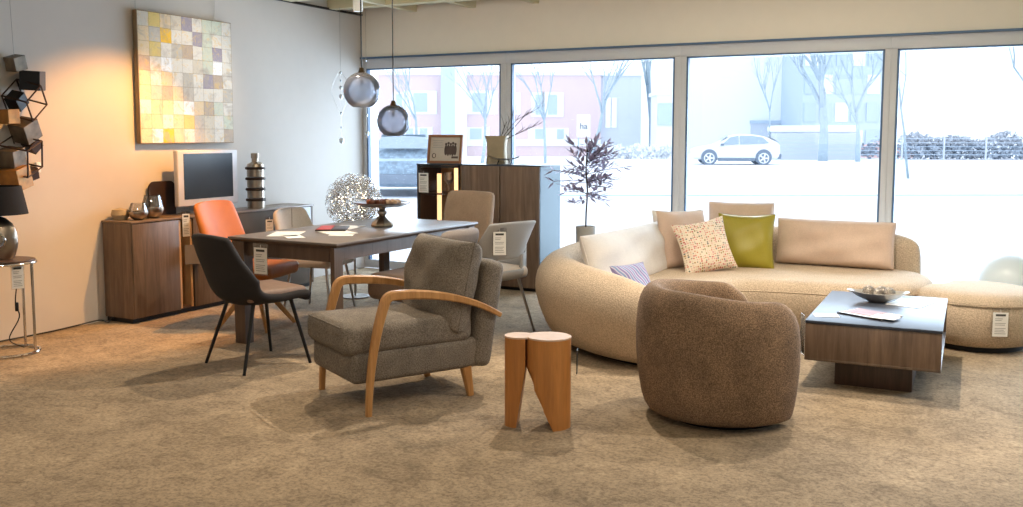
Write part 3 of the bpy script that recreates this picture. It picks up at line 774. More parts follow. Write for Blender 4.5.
# ------------------------------------------------------------------ dining table
TX0, TX1, TY0, TY1 = -4.72, -3.76, 4.90, 6.70
dt = thing('dining_table', 'large grey-topped dining table with dark oak legs', 'table', ((TX0 + TX1) / 2 - .02, (TY0 + TY1) / 2, 0), math.radians(-1.2))
W_, L_ = TX1 - TX0, TY1 - TY0
obj('tabletop', B(0, 0, .742, W_, L_, .016, .004), M['table_top'], dt)
bm = BM(); rings(bm, [[(-W_ / 2 + .02, -L_ / 2 + .02, .718), (W_ / 2 - .02, -L_ / 2 + .02, .718), (W_ / 2 - .02, L_ / 2 - .02, .718), (-W_ / 2 + .02, L_ / 2 - .02, .718)],
               [(-W_ / 2 + .002, -L_ / 2 + .002, .734), (W_ / 2 - .002, -L_ / 2 + .002, .734), (W_ / 2 - .002, L_ / 2 - .002, .734), (-W_ / 2 + .002, L_ / 2 - .002, .734)]]); obj('top_edge', bm, M['dark_frame'], dt)
for s_ in (-1, 1): obj('end_apron', B(0, s_ * (L_ / 2 - .065), .668, W_ - .2, .03, .1), M['dark_frame'], dt)
for s_ in (-1, 1): obj('side_apron', B(s_ * (W_ / 2 - .06), 0, .672, .03, L_ - .2, .09), M['dark_frame'], dt)
for sx in (-1, 1):
    for sy in (-1, 1):
        lw = (.11 if sy < 0 else .055) if sx < 0 else .034
        bm = BM(); x_ = sx * (W_ / 2 - .03) - sx * lw / 2; y_ = sy * (L_ / 2 - .055)
        rings(bm, [[(x_ - lw / 2 * k_, y_ - .045 * k_, z_), (x_ + lw / 2 * k_, y_ - .045 * k_, z_), (x_ + lw / 2 * k_, y_ + .045 * k_, z_), (x_ - lw / 2 * k_, y_ + .045 * k_, z_)] for z_, k_ in ((0, .86), (.718, 1))])
        obj('leg', bm, M['dark_frame'], dt)
price_tag('white price tag hanging at the near left end of the dining table', (-4.44, 4.885, .69), -.02, .115, .18)
# items on the table
price = None
sheet('brochure', 'flat white brochure at the near left corner of the table', 'paper', (-4.50, 5.22, .7505), .5, .21, .34, .002)
sheet('brochure', 'white fanned brochure under the red folder', 'paper', (-4.25, 5.47, .7505), -.55, .30, .21, .004)
sheet('brochure', 'narrow white slip at the near edge of the table papers', 'paper', (-4.10, 5.33, .7505), .45, .17, .09, .002)
sheet('brochure', 'white sheet sticking out beyond the red folder', 'paper', (-4.42, 5.80, .7505), .2, .2, .28, .003)
sheet('brochure', 'small white card beside the near brochure', 'paper', (-4.33, 5.10, .7505), .9, .12, .2, .002)
fo = thing('folder', 'red and black folder lying on the table papers', 'folder', (-4.40, 5.62, .7555), .55)
obj('cover', B(0, 0, .005, .22, .31, .01, .002), plain('black_card', lin(48, 36, 36), .4), fo); obj('red_band', B(-.05, 0, .011, .1, .3, .002), plain('red_card', lin(190, 62, 50), .5), fo)
cs = thing('cake_stand', 'silver pedestal cake stand on the dining table', 'cake stand', (-4.235, 6.02, .75))
bm = BM(); lathe(bm, [(0, 0), (.085, 0), (.088, .012), (.08, .03), (.045, .06), (.025, .085), (.036, .10), (.036, .115), (.022, .125), (.03, .145), (0, .146)], 8); obj('pedestal', bm, M['silver'], cs, sharp=25)
bm = BM(); lathe(bm, [(0, .146), (.05, .146), (.16, .156), (.215, .178), (.215, .188), (.165, .174), (0, .164)], 48); obj('plate', bm, M['plate'], cs, sharp=50)
M['choc'] = plain('brown_truffle', lin(110, 60, 40), .6, var=.3); M['praline'] = plain('orange_brown_praline', lin(176, 96, 56), .5, var=.2); M['biscuit'] = plain('pale_biscuit', lin(226, 190, 160), .7, var=.1)
rnd = random.Random(4)
sweets = [(-.095, .0, 'praline'), (-.07, -.03, 'choc'), (-.06, .03, 'choc'), (-.045, .0, 'choc'), (-.02, -.02, 'choc'), (.0, .02, 'praline'), (.015, -.015, 'choc'), (.03, .02, 'choc'), (.05, -.01, 'biscuit'), (.075, .02, 'biscuit'), (.1, -.01, 'biscuit'), (.12, .015, 'biscuit')]
for i, (dx, dy, mt) in enumerate(sweets):
    v = Vector((math.cos(-yaw) * dx - math.sin(-yaw) * dy, math.sin(-yaw) * dx + math.cos(-yaw) * dy, 0))
    bm = BM(); bmesh.ops.create_icosphere(bm, subdivisions=2, radius=.027)
    for w_ in bm.verts: w_.co *= 1 + rnd.uniform(-.15, .15); w_.co.z *= .8
    o_ = obj('sweet', bm, M[mt], loc=(-4.235 + v.x, 6.02 + v.y, .75 + .188))
    tag(o_, {'choc': 'dark chocolate truffle on the cake stand', 'praline': 'orange-brown praline on the cake stand', 'biscuit': 'pale biscuit on the right of the cake stand'}[mt], 'sweet', {'choc': 'dark truffles on the cake stand', 'praline': 'pralines on the cake stand', 'biscuit': 'pale biscuits on the cake stand'}[mt])
# sparkling wire ball
wb = thing('light_ball', 'sparkling silver wire ball light on a slim stand in the corner beyond the dining table', 'lamp', (-5.12, 6.85, 0))
rnd = random.Random(9); bm = BM(); Rb = .255; cz = .86
for k_ in range(760):
    def rp(): 
        v = Vector((rnd.gauss(0, 1), rnd.gauss(0, 1), rnd.gauss(0, 1))).normalized() * Rb * rnd.uniform(.62, 1.0); return v
    a_ = rp(); ax = Vector((rnd.gauss(0, 1), rnd.gauss(0, 1), rnd.gauss(0, 1))).normalized()
    pts = []; r0 = rnd.uniform(.02, .05)
    u_ = ax.orthogonal().normalized(); w_ = ax.cross(u_)
    for j in range(6):
        q = a_ + (u_ * math.cos(j * 1.0) + w_ * math.sin(j * 1.0)) * r0
        if q.length > Rb: q = q.normalized() * Rb
        pts.append(q + Vector((0, 0, cz)))
    tube(bm, pts, .0019, 4)
obj('wire_mesh', bm, M['chrome'], wb, sharp=None)
bm = BM()
for k_ in range(110):
    v = Vector((rnd.gauss(0, 1), rnd.gauss(0, 1), rnd.gauss(0, 1))).normalized() * Rb * rnd.uniform(.35, .95) + Vector((0, 0, cz))
    r_ = bmesh.ops.create_icosphere(bm, subdivisions=1, radius=.004); bmesh.ops.translate(bm, vec=v, verts=r_['verts'])
o_ = obj('fairy_lights', bm, emit('fairy_glow', (1, .86, .6, 1), 9), wb); o_['kind'] = 'stuff'
bm = BM(); tube(bm, [(0, 0, .01), (0, 0, .66)], .01, 10); obj('pole', bm, M['steel'], wb)
bm = BM(); lathe(bm, [(0, 0), (.13, 0), (.13, .012), (0, .015)], 32); obj('base', bm, M['steel'], wb)
# ------------------------------------------------------------------ dining chairs (local +y = facing)
def shell(bm, path, hw, wrap, nu=14, lift=None, k=4, ex=2.4):
    """bucket surface: path = (y, z) list from seat front to back top"""
    pts = catmull([(0, y_, z_) for y_, z_ in path], k); n = len(pts); g_ = []
    def ip(a, t): 
        s_ = t * (len(a) - 1); i_ = min(int(s_), len(a) - 2); return a[i_] + (a[i_ + 1] - a[i_]) * (s_ - i_)
    for i, p in enumerate(pts):
        t = i / (n - 1); h_ = ip(hw, t); w_ = ip(wrap, t); l_ = ip(lift or [0, 0], t)
        g_.append([bm.verts.new((u * h_, p.y + w_ * abs(u) ** ex, p.z + l_ * abs(u) ** ex)) for u in [-1 + 2 * j / nu for j in range(nu + 1)]])
    for i in range(n - 1):
        for j in range(nu): bm.faces.new((g_[i][j], g_[i][j + 1], g_[i + 1][j + 1], g_[i + 1][j]))

# dark velvet chair at the near head of the table
cA = thing('dining_chair', 'dark anthracite shell chair with thin black legs at the near end of the table', 'chair', (-4.17, 4.545, 0), -.30)
bm = BM(); shell(bm, [(.25, .40), (.255, .445), (.20, .462), (.02, .445), (-.14, .445), (-.215, .50), (-.25, .60), (-.285, .72), (-.315, .855)],
                 [.225, .245, .25, .245, .245, .25, .25, .235, .20], [0, 0, .0, .02, .05, .10, .09, .06, .03], lift=[0, 0.01, 0.02, .03, .06, .08, .03, .0, -.01])
obj('shell', bm, M['dark_fab'], cA, sharp=70, mods=(('SOLIDIFY', dict(thickness=.05, offset=-1)), SUB1))
bm = BM(); box(bm, 0, .035, .462, .42, .42, .07, .03, 4); obj('seat_pad', bm, M['brown_seat'], cA, sharp=60)
for sx in (-1, 1):
    for sy in (-1, 1):
        bm = BM(); tube(bm, [(sx * .15, sy * .13 + .02, .425), (sx * .235, sy * .235, 0)], [.013, .010], 10); obj('leg', bm, M['black'], cA)
bm = BM(); box(bm, 0, .02, .425, .32, .28, .012); obj('underframe', bm, M['black'], cA)

# cognac leather swivel chair
cO = thing('dining_chair', 'cognac orange leather chair with splayed wooden legs between sideboard and table', 'chair', (-5.00, 5.44, 0), math.radians(-78))
bm = BM(); rs = []
for y_, z_, hw_, th_ in ((-.20, .46, .26, .05), (-.245, .56, .275, .045), (-.29, .68, .275, .04), (-.335, .80, .27, .034), (-.37, .90, .262, .028), (-.385, .955, .25, .016)):
    rs.append([(u * hw_, y_ + v * th_ + .035 * abs(u) ** 2, z_) for u, v in [(-1, -.3), (-.9, -1), (-.4, -1), (0, -1), (.4, -1), (.9, -1), (1, -.3), (1, .3), (.9, 1), (.4, 1), (0, 1), (-.4, 1), (-.9, 1), (-1, .3)]])
rings(bm, rs); obj('backrest', bm, M['leather'], cO, sharp=60, mods=(SUB2,))
bm = BM(); box(bm, 0, .02, .44, .48, .47, .10, .042, 4); obj('seat', bm, M['leather'], cO, sharp=60)
bm = BM(); tube(bm, [(0, 0, .40), (0, 0, .20)], .03, 12); obj('column', bm, M['black'], cO)
for k_ in range(4):
    a_ = math.radians(45 + 90 * k_); bm = BM(); flatbar(bm, [(.03 * math.cos(a_), .03 * math.sin(a_), .33), (.30 * math.cos(a_), .30 * math.sin(a_), .0)], .03, .045, Vector((-math.sin(a_), math.cos(a_), 0)), [1, .7]); obj('leg', bm, M['oak'], cO)
price_tag('bluish price tag stuck behind the left edge of the cognac chair', (-5.43, 5.18, .86), 1.15, .055, .17)

# cream suede chair
cC = thing('dining_chair', 'cream suede chair behind the far left side of the table', 'chair', (-5.02, 6.22, 0), math.radians(-80))
bm = BM(); rs = []
for y_, z_, hw_, th_ in ((-.20, .45, .27, .05), (-.24, .56, .285, .04), (-.28, .68, .28, .035), (-.32, .78, .26, .03), (-.335, .85, .235, .018)):
    rs.append([(u * hw_, y_ + v * th_ + .07 * abs(u) ** 2, z_) for u, v in [(-1, -.3), (-.9, -1), (-.4, -1), (0, -1), (.4, -1), (.9, -1), (1, -.3), (1, .3), (.9, 1), (.4, 1), (0, 1), (-.4, 1), (-.9, 1), (-1, .3)]])
rings(bm, rs); obj('backrest', bm, M['cream_chair'], cC, sharp=60, mods=(SUB2,))
bm = BM(); tube(bm, [(0, -.245 + .04 * (z_ < 0), z_ + 0) for z_ in (.5, .84)], .003, 5); obj('seam', bm, M['taupe'], cC)
bm = BM(); box(bm, 0, .0, .425, .47, .46, .10, .042, 4); obj('seat', bm, M['cream_chair'], cC, sharp=60)
for sx in (-1, 1):
    for sy in (-1, 1):
        bm = BM(); tube(bm, [(sx * .17, sy * .16, .38), (sx * .215, sy * .215, 0)], [.012, .009], 10); obj('leg', bm, M['steel'], cC)
price_tag('small clear price tag on the edge of the cream suede chair back', (-5.32, 5.97, .76), .8, .06, .14)

# taupe chair at the far head, facing the camera
cT = thing('dining_chair', 'taupe suede high-backed chair at the far end of the table before the highboard', 'chair', (-4.22, 7.02, 0), math.radians(168))
bm = BM(); rs = []
for y_, z_, hw_, th_ in ((-.20, .44, .27, .05), (-.215, .56, .275, .045), (-.235, .70, .275, .042), (-.26, .84, .275, .038), (-.285, .94, .265, .03), (-.29, .965, .245, .018)):
    rs.append([(u * hw_, y_ + v * th_ + .02 * abs(u) ** 2, z_) for u, v in [(-1, -.6), (-.96, -1), (-.4, -1), (0, -1), (.4, -1), (.96, -1), (1, -.6), (1, .6), (.96, 1), (.4, 1), (0, 1), (-.4, 1), (-.96, 1), (-1, .6)]])
rings(bm, rs); obj('backrest', bm, M['taupe'], cT, sharp=60, mods=(SUB1,))
bm = BM(); box(bm, 0, .03, .42, .48, .46, .11, .045, 4); obj('seat', bm, M['taupe'], cT, sharp=60)
for sx in (-1, 1):
    for sy in (-1, 1):
        bm = BM(); tube(bm, [(sx * .17, sy * .16, .37), (sx * .215, sy * .215, 0)], [.013, .010], 10); obj('leg', bm, M['black'], cT)

# thick seated chair, right side of the table, nearer
cK = thing('dining_chair', 'thickly padded taupe chair half hidden behind the oak-armed armchair', 'chair', (-3.62, 5.63, 0), math.radians(86))
bm = BM(); box(bm, 0, .04, .385, .46, .60, .19, .06, 5); obj('seat', bm, M['brown_block'], cK, sharp=60)
bm = BM(); rs = []
for y_, z_, hw_, th_ in ((-.27, .44, .22, .05), (-.31, .56, .235, .04), (-.36, .68, .24, .036), (-.40, .78, .22, .03), (-.405, .815, .19, .018)):
    rs.append([(u * hw_, y_ + v * th_ + .08 * abs(u) ** 2, z_) for u, v in [(-1, -.3), (-.9, -1), (-.4, -1), (0, -1), (.4, -1), (.9, -1), (1, -.3), (1, .3), (.9, 1), (.4, 1), (0, 1), (-.4, 1), (-.9, 1), (-1, .3)]])
rings(bm, rs); obj('backrest', bm, M['grey_taupe'], cK, sharp=60, mods=(SUB1,))
for sx in (-1, 1):
    for sy in (-1, 1):
        bm = BM(); tube(bm, [(sx * .17, sy * .19 + .05, .31), (sx * .19, sy * .21 + .05, 0)], [.014, .012], 10); obj('leg', bm, M['black'], cK)

# pale grey shell chair, right side, farther: outer shell seen from behind with an open gap above the seat
cG = thing('dining_chair', 'pale grey shell chair with slim steel legs and a gap above its beige seat', 'chair', (-3.33, 6.09, 0), math.radians(72))
bm = BM(); shell(bm, [(-.19, .56), (-.215, .64), (-.255, .73), (-.30, .84)], [.25, .26, .25, .235], [.10, .10, .08, .05], k=4, lift=[-.0, 0, -.0, -.01])
obj('backrest', bm, M['grey_shell'], cG, sharp=70, mods=(('SOLIDIFY', dict(thickness=.02, offset=0)), SUB1))
for s_ in (-1, 1):
    bm = BM(); gr = []
    for i in range(9):
        t = i / 8
        y_ = -.12 + .34 * t; top = .64 - .17 * t ** .8 ; x_ = s_ * (.258 - .012 * t)
        gr.append([bm.verts.new((x_, y_, .44)), bm.verts.new((x_, y_, (.44 + top) / 2)), bm.verts.new((x_, y_, top))])
    for i in range(8):
        for j in range(2): bm.faces.new((gr[i][j], gr[i + 1][j], gr[i + 1][j + 1], gr[i][j + 1]))
    # rear connection strip
    obj('side_wing', bm, M['grey_shell'], cG, sharp=70, mods=(('SOLIDIFY', dict(thickness=.02, offset=0)),))
bm = BM(); shell(bm, [(-.02, .40), (-.15, .405), (-.205, .44), (-.21, .475)], [.25, .25, .25, .25], [0, .03, .07, .09], k=3); obj('seat_shell', bm, M['grey_shell'], cG, sharp=70, mods=(('SOLIDIFY', dict(thickness=.02, offset=0)),))
bm = BM(); shell(bm, [(-.20, .46), (-.215, .58)], [.25, .25], [.09, .10], k=3)
for v in list(bm.verts): pass
dl = [f_ for f_ in bm.faces if f_.calc_center_median().x < .13]
b2 = bm.copy(); bmesh.ops.delete(bm, geom=dl, context='FACES'); obj('back_upright', bm, M['grey_shell'], cG, sharp=70, mods=(('SOLIDIFY', dict(thickness=.02, offset=0)),))
bmesh.ops.delete(b2, geom=[f_ for f_ in b2.faces if f_.calc_center_median().x > -.13], context='FACES'); obj('back_upright', b2, M['grey_shell'], cG, sharp=70, mods=(('SOLIDIFY', dict(thickness=.02, offset=0)),))
bm = BM(); box(bm, 0, .03, .45, .46, .44, .08, .035, 4); obj('seat_cushion', bm, M['cream_chair'], cG, sharp=60)
for sx in (-1, 1):
    for sy in (-1, 1):
        bm = BM(); tube(bm, [(sx * .16, sy * .14, .40), (sx * .235, sy * .235, 0)], [.013, .009], 10); obj('leg', bm, M['steel'], cG)
price_tag('white price tag on the outside of the pale grey shell chair', (-3.12, 5.855, .775), .60, .09, .165, hang=.04)

# ------------------------------------------------------------------ sideboard on the left wall
SX0, SX1, SY0, SY1 = -6.185, -5.865, 5.05, 7.20
sb = thing('sideboard', 'long walnut sideboard with a dark glazed right half along the left wall', 'sideboard', (SX0, SY0, 0))
dx, ly = SX1 - SX0, SY1 - SY0
obj('top', B(dx / 2, ly / 2, .782, dx + .01, ly + .01, .014, .002), M['walnut_top'], sb)
obj('plinth', B(dx / 2 - .02, ly / 2, .02, dx - .04, ly - .03, .04), M['plinth'], sb)
obj('side_panel', B(dx / 2 - .005, .01, .405, dx - .01, .02, .735), M['walnut'], sb)
obj('side_panel', B(dx / 2 - .005, ly - .01, .405, dx - .01, .02, .735), M['walnut'], sb)
obj('back_panel', B(.008, ly / 2, .405, .016, ly - .045, .735), M['walnut_dark'], sb)
obj('bottom_panel', B(dx / 2 - .005, ly / 2, .048, dx - .02, ly - .045, .016), M['walnut_dark'], sb)
dr = obj('door', B(dx - .008, .235, .405, .018, .46, .728, .002), M['walnut_y'], sb)
obj('divider', B(dx / 2, .485, .405, dx - .02, .02, .72), M['lit_wood'], sb)
obj('divider', B(dx / 2, .60, .405, dx - .02, .02, .72), M['lit_wood'], sb)
obj('niche_back', B(.03, .54, .405, .01, .10, .72), M['walnut_dark'], sb)
obj('door', B(dx - .008, .80, .405, .018, .36, .728, .002), M['walnut_y'], sb)
obj('glass_door', B(dx - .008, 1.55, .405, .018, 1.12, .728, .002), M['grey_glass'], sb)
gt = thing('price_tag', 'plain grey card tag hanging at the niche of the walnut sideboard', 'tag', (-5.83, 5.64, .56), math.radians(60)); obj('card', B(0, 0, -.08, .15, .003, .16), plain('grey_card', lin(120, 112, 108), .5), gt); obj('string', B(0, 0, .01, .002, .002, .02), M['paper'], gt)
# tealight glasses
def tealight(label, loc, r, h):
    t = thing('tealight_glass', label, 'candle holder', loc, 0, 'mirrored tealight glasses on the sideboard')
    bm = BM(); lathe(bm, [(0, 0), (r * .45, 0), (r * .8, h * .15), (r, h * .38), (r * .97, h * .5)], 28); obj('mirrored_bowl', bm, M['silver'], t)
    bm = BM(); lathe(bm, [(r * .97, h * .5), (r * .88, h * .75), (r * .72, h), (r * .70, h), (r * .85, h * .75), (r * .94, h * .5)], 28)
    obj('clear_rim', bm, M['clear_glass'], t)
tealight('smaller mirrored tealight glass at the front of the sideboard', (-5.98, 5.22, .79), .075, .13)
tealight('larger mirrored tealight glass beside the monitor', (-6.0, 5.38, .79), .085, .18)
bm = BM(); lathe(bm, [(0, 0), (.05, 0), (.07, .04), (.06, .08), (0, .09)], 20); tag(obj('ceramic_pebble', bm, M['ceramic'], loc=(-6.1, 5.15, .79)), 'small pale rounded ornament behind the smaller tealight glass', 'ornament')
# monitor
mo = thing('monitor', 'square silver-framed computer monitor with a dark screen on the sideboard', 'monitor', (-6.03, 6.0, .79), math.radians(90))
bm = BM(); box(bm, 0, 0, .30, .69, .05, .47, .012, 3); obj('case', bm, M['tv_case'], mo)
obj('screen', B(0, -.026, .315, .56, .004, .38), M['screen'], mo)
bm = BM(); box(bm, 0, .01, .04, .12, .05, .08, .01); box(bm, 0, 0, .008, .3, .2, .016, .006); obj('stand', bm, M['tv_case'], mo)
bm = BM(); box(bm, 0, .05, .30, .4, .06, .3, .02); obj('back_housing', bm, M['black'], mo)
# dark rounded panel added as the shadow on the wall left of the monitor
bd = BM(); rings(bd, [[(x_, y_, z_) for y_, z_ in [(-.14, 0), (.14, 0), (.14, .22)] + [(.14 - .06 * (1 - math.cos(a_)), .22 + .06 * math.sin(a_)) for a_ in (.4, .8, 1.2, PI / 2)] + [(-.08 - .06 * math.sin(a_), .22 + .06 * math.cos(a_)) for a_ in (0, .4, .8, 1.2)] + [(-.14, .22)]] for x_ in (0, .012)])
tag(obj('shadow_panel', bd, M['rust'], loc=(-6.17, 5.63, .79)), 'dark round-cornered panel standing in for a shadow on the wall left of the monitor', 'shadow panel')
# silver stacked bottle
bt = thing('silver_bottle', 'stacked silver bottle ornament with dark slotted bands right of the monitor', 'ornament', (-6.0, 6.56, .79))
for k_ in range(4):
    z_ = .0 + k_ * .095
    bm = BM(); lathe(bm, [(0, z_), (.075, z_), (.075, z_ + .065), (0, z_ + .065)], 32); obj('ring', bm, M['silver'], bt)
    bm = BM(); lathe(bm, [(0, z_ + .066), (.086, z_ + .066), (.09, z_ + .076), (.086, z_ + .088), (0, z_ + .088)], 32); obj('band', bm, M['rust'], bt)
bm = BM(); lathe(bm, [(0, .375), (.08, .375), (.07, .40), (.03, .42), (.03, .45), (.036, .452), (.036, .495), (0, .5)], 32); obj('neck', bm, M['silver'], bt)

# ------------------------------------------------------------------ painting
PX = WX + .035
cv = thing('painting', 'square abstract painting of pale yellow and grey patches on the left wall', 'painting', (PX, 5.93, 1.91), math.radians(90))
obj('canvas_frame', B(0, .0, 0, 1.04, .045, 1.06, .003), plain('brown_canvas_edge', lin(150, 128, 100), .8), cv)
cols_ = {'a': (214, 206, 190), 'b': (226, 222, 214), 'c': (228, 206, 170), 'd': (232, 178, 60), 'e': (160, 152, 168), 'f': (244, 246, 250), 'g': (196, 190, 180), 'h': (224, 200, 120), 'i': (206, 212, 196), 'j': (238, 190, 40), 'k': (190, 170, 150)}
rows_ = ['ahcaebiib', 'cgjbbeibb', 'chbgkbieb', 'kbfbbaifb', 'cbcbgbekb', 'cgkcgbbbg', 'bccbfckib', 'ccbchgabi', 'cfjcbgabk', 'hgkhkgcaa'][:9]
me = bpy.data.meshes.new('patches'); bm = BM(); lay = bm.loops.layers.float_color.new('patch'); rnd = random.Random(3)
N_ = 9; g_ = [[bm.verts.new((-.515 + 1.03 * j / N_ + (rnd.uniform(-.006, .006) if 0 < j < N_ else 0), -.0235, .525 - 1.05 * i / N_ + (rnd.uniform(-.006, .006) if 0 < i < N_ else 0))) for j in range(N_ + 1)] for i in range(N_ + 1)]
for i in range(N_):
    for j in range(N_):
        f_ = bm.faces.new((g_[i][j], g_[i + 1][j], g_[i + 1][j + 1], g_[i][j + 1])); c_ = lin(cols_[rows_[i][j]])
        for l_ in f_.loops: l_[lay] = c_
t = NT('patch_painting'); at_ = t.n('ShaderNodeAttribute', attribute_name='patch'); co_ = t.coords()
n1 = t.noise(co_, 16, 4, .7, 1.5); n2 = t.noise(co_, 7, 3, .6, 1)
y_ = t.mix(t.ramp(n1, [(.54, (0, 0, 0, 1)), (.62, (.5, .5, .5, 1))]), at_.outputs['Color'], lin(226, 190, 110))
y_ = t.mix(t.ramp(n2, [(.52, (0, 0, 0, 1)), (.66, (.55, .55, .55, 1))]), y_, lin(170, 160, 150))
br = t.n('ShaderNodeTexBrick'); br.offset = 0; sx_ = t.coords((1, 1, 1), (PI / 2, 0, 0)); sx_.node.inputs['Location'].default_value = (1.03 / 18, 1.05 / 18, 0); t.l(sx_, br.inputs['Vector'])
br.inputs['Scale'].default_value = 1; br.inputs['Brick Width'].default_value = 1.03 / 9; br.inputs['Row Height'].default_value = 1.05 / 9; br.inputs['Mortar Size'].default_value = .0025
br.inputs['Color1'].default_value = br.inputs['Color2'].default_value = (1, 1, 1, 1); br.inputs['Mortar'].default_value = (.7, .66, .6, 1)
y_ = t.mix(1, y_, br.outputs['Color'], 'MULTIPLY')
t.col(t.mix(1, y_, t.ramp(n1, [(.3, (.86, .84, .82, 1)), (.5, (1, 1, 1, 1))]), 'MULTIPLY')); t.set(Roughness=.6); t.bump(n1, .3, .01)
bm.normal_update(); bm.to_mesh(me); bm.free(); o_ = bpy.data.objects.new('painted_patches', me); C.objects.link(o_); me.materials.append(t.m); o_.parent = cv
for s_ in (-.49, .37):
    bm = BM(); tube(bm, [(s_, .02, .53), (s_, .02, 1.05)], .002, 5); obj('hanging_wire', bm, M['steel'], cv)

# ------------------------------------------------------------------ hanging cube sculpture (left edge)
sc = thing('cube_sculpture', 'wall sculpture of stacked metal cubes and open cube frames', 'sculpture', (-6.12, 4.36, 0))
def pw(px_, py_, dx_=0): # wall coordinates measured on the left wall
    return None
def solid_cube(y_, z_, s_, mat, rx, ry, rz, x_=0):
    r_ = Matrix.Rotation(rz, 3, 'Z') @ Matrix.Rotation(ry, 3, 'Y') @ Matrix.Rotation(rx, 3, 'X')
    bm = BM(); box(bm, 0, 0, 0, s_, s_, s_, .003, 1, rot=r_); obj('cube', bm, M[mat], sc, loc=(x_, y_ - 4.33, z_))
def frame_cube(y_, z_, s_, rx, ry, rz, x_=0):
    r_ = Matrix.Rotation(rz, 3, 'Z') @ Matrix.Rotation(ry, 3, 'Y') @ Matrix.Rotation(rx, 3, 'X'); bm = BM(); h_ = s_ / 2
    cr_ = [Vector((a, b, c)) * h_ for a in (-1, 1) for b in (-1, 1) for c in (-1, 1)]
    for i in range(8):
        for j in range(i + 1, 8):
            if abs((cr_[i] - cr_[j]).length - s_) < 1e-4: tube(bm, [r_ @ cr_[i], r_ @ cr_[j]], .006, 4)
    obj('cube_frame', bm, M['rust'], sc, loc=(x_, y_ - 4.33, z_))
# (y, z) on the wall
SC = [('s', 4.305, 1.945, .10, 'antique_box', .3, .1, .1, 0), ('s', 4.415, 1.83, .135, 'black', .05, .05, .65, .02), ('f', 4.34, 1.69, .18, .75, .25, .4, .03),
      ('s', 4.30, 1.685, .10, 'black', .75, .2, .3, 0), ('s', 4.22, 1.575, .10, 'gold_box', .05, .0, .15, .02), ('s', 4.355, 1.48, .14, 'antique_box', .5, .15, .2, .0), ('s', 4.41, 1.38, .09, 'rust', .9, .3, .2, -.01),
      ('f', 4.29, 1.30, .20, .35, .2, .5, .03), ('s', 4.25, 1.29, .13, 'antique_box', .25, .1, .3, -.01), ('s', 4.38, 1.175, .08, 'rust', .3, .2, .1, .0), ('s', 4.25, 1.15, .15, 'gold_box', .25, .0, .3, .02)]
for s_ in SC:
    if s_[0] == 's': solid_cube(s_[1], s_[2], s_[3], s_[4], s_[5], s_[6], s_[7], s_[8])
    else: frame_cube(s_[1], s_[2], s_[3], s_[4], s_[5], s_[6], s_[7])
bm = BM(); tube(bm, [(0, -.035, 1.99), (-.03, -.035, 2.68)], .002, 5); obj('hanging_wire', bm, M['steel'], sc)

# ------------------------------------------------------------------ round chrome side table with lamp
rt = thing('side_table', 'round chrome-framed side table with a dark glass top at the left edge', 'side table', (-5.83, 3.98, 0))
bm = BM(); lathe(bm, [(0, .615), (.185, .615), (.185, .628), (0, .628)], 40); obj('top', bm, M['walnut_dark'], rt)
for z_ in (.61, .012):
    bm = BM(); rr_ = []
    for k_ in range(49): a_ = 2 * PI * k_ / 48; rr_.append((.19 * math.cos(a_), .19 * math.sin(a_), z_))
    tube(bm, rr_, .009, 8); obj('ring', bm, M['chrome'], rt)
for k_ in range(4):
    a_ = math.radians(22 + 90 * k_); bm = BM(); tube(bm, [(.19 * math.cos(a_), .19 * math.sin(a_), .01), (.19 * math.cos(a_), .19 * math.sin(a_), .61)], .009, 8); obj('leg', bm, M['chrome'], rt)
price_tag('clear sleeve tag hanging beneath the round side table', (-5.67, 3.96, .60), 1.1, .07, .15)
lp = thing('table_lamp', 'silver table lamp with ring body and black drum shade on the side table', 'lamp', (-5.86, 3.97, .629), math.radians(42))
bm = BM(); lathe(bm, [(0, 0), (.08, 0), (.10, .03), (.118, .10), (.112, .18), (.09, .235), (.05, .27), (.02, .285), (0, .285)], 36, sy=.5); obj('body', bm, M['silver'], lp)
bm = BM()
pts = [(.045 * math.cos(a_), -.052, .13 + .045 * math.sin(a_)) for a_ in [2 * PI * k_ / 24 for k_ in range(25)]]; tube(bm, pts, .012, 8); obj('ring_detail', bm, M['chrome'], lp)
bm = BM(); tube(bm, [(0, -.03, .13), (0, -.056, .13)], .036, 20); obj('ring_opening', bm, M['ceramic'], lp)
bm = BM(); tube(bm, [(0, 0, .28), (0, 0, .36)], .01, 10); obj('stem', bm, M['chrome'], lp)
bm = BM(); lathe(bm, [(.185, .30), (.15, .485), (.147, .485), (.182, .30)], 40); obj('shade', bm, M['shade'], lp, mods=())
bm = BM(); tube(bm, catmull([(.06, .03, .02), (.09, .05, -.1), (.07, .05, -.3), (.09, .05, -.4), (.02, .06, -.55), (.1, .1, -.617)], 6), .004, 6); obj('cord', bm, M['black'], lp)
bm = BM(); box(bm, .078, .05, -.33, .022, .02, .06, .005); obj('switch', bm, M['black'], lp)

# ------------------------------------------------------------------ highboard before the window
HX0, HX1, HY0, HY1, HH = -5.09, -3.75, 7.83, 8.27, 1.176
hb = thing('highboard', 'tall walnut highboard with a glazed lit compartment in front of the window', 'cabinet', (HX0, HY0, 0))
w_, d_ = HX1 - HX0, HY1 - HY0
obj('top', B(w_ / 2, d_ / 2, HH - .008, w_ + .006, d_ + .006, .016, .002), M['ct_top'], hb)
obj('side_panel', B(w_ - .011, d_ / 2, HH / 2 + .01, .022, d_, HH - .04), plain('window_lit_side', lin(60, 84, 96), .6, var=.02), hb)  # blue window light on this side is put into its colour
obj('side_panel', B(.011, d_ / 2, HH / 2 + .01, .022, d_, HH - .04), M['walnut_dark'], hb)
obj('back_panel', B(w_ / 2, d_ - .008, HH / 2 + .01, w_ - .05, .016, HH - .04), M['walnut'], hb)
obj('plinth', B(w_ / 2, d_ / 2 + .02, .02, w_ - .03, d_ - .04, .04), M['plinth'], hb)
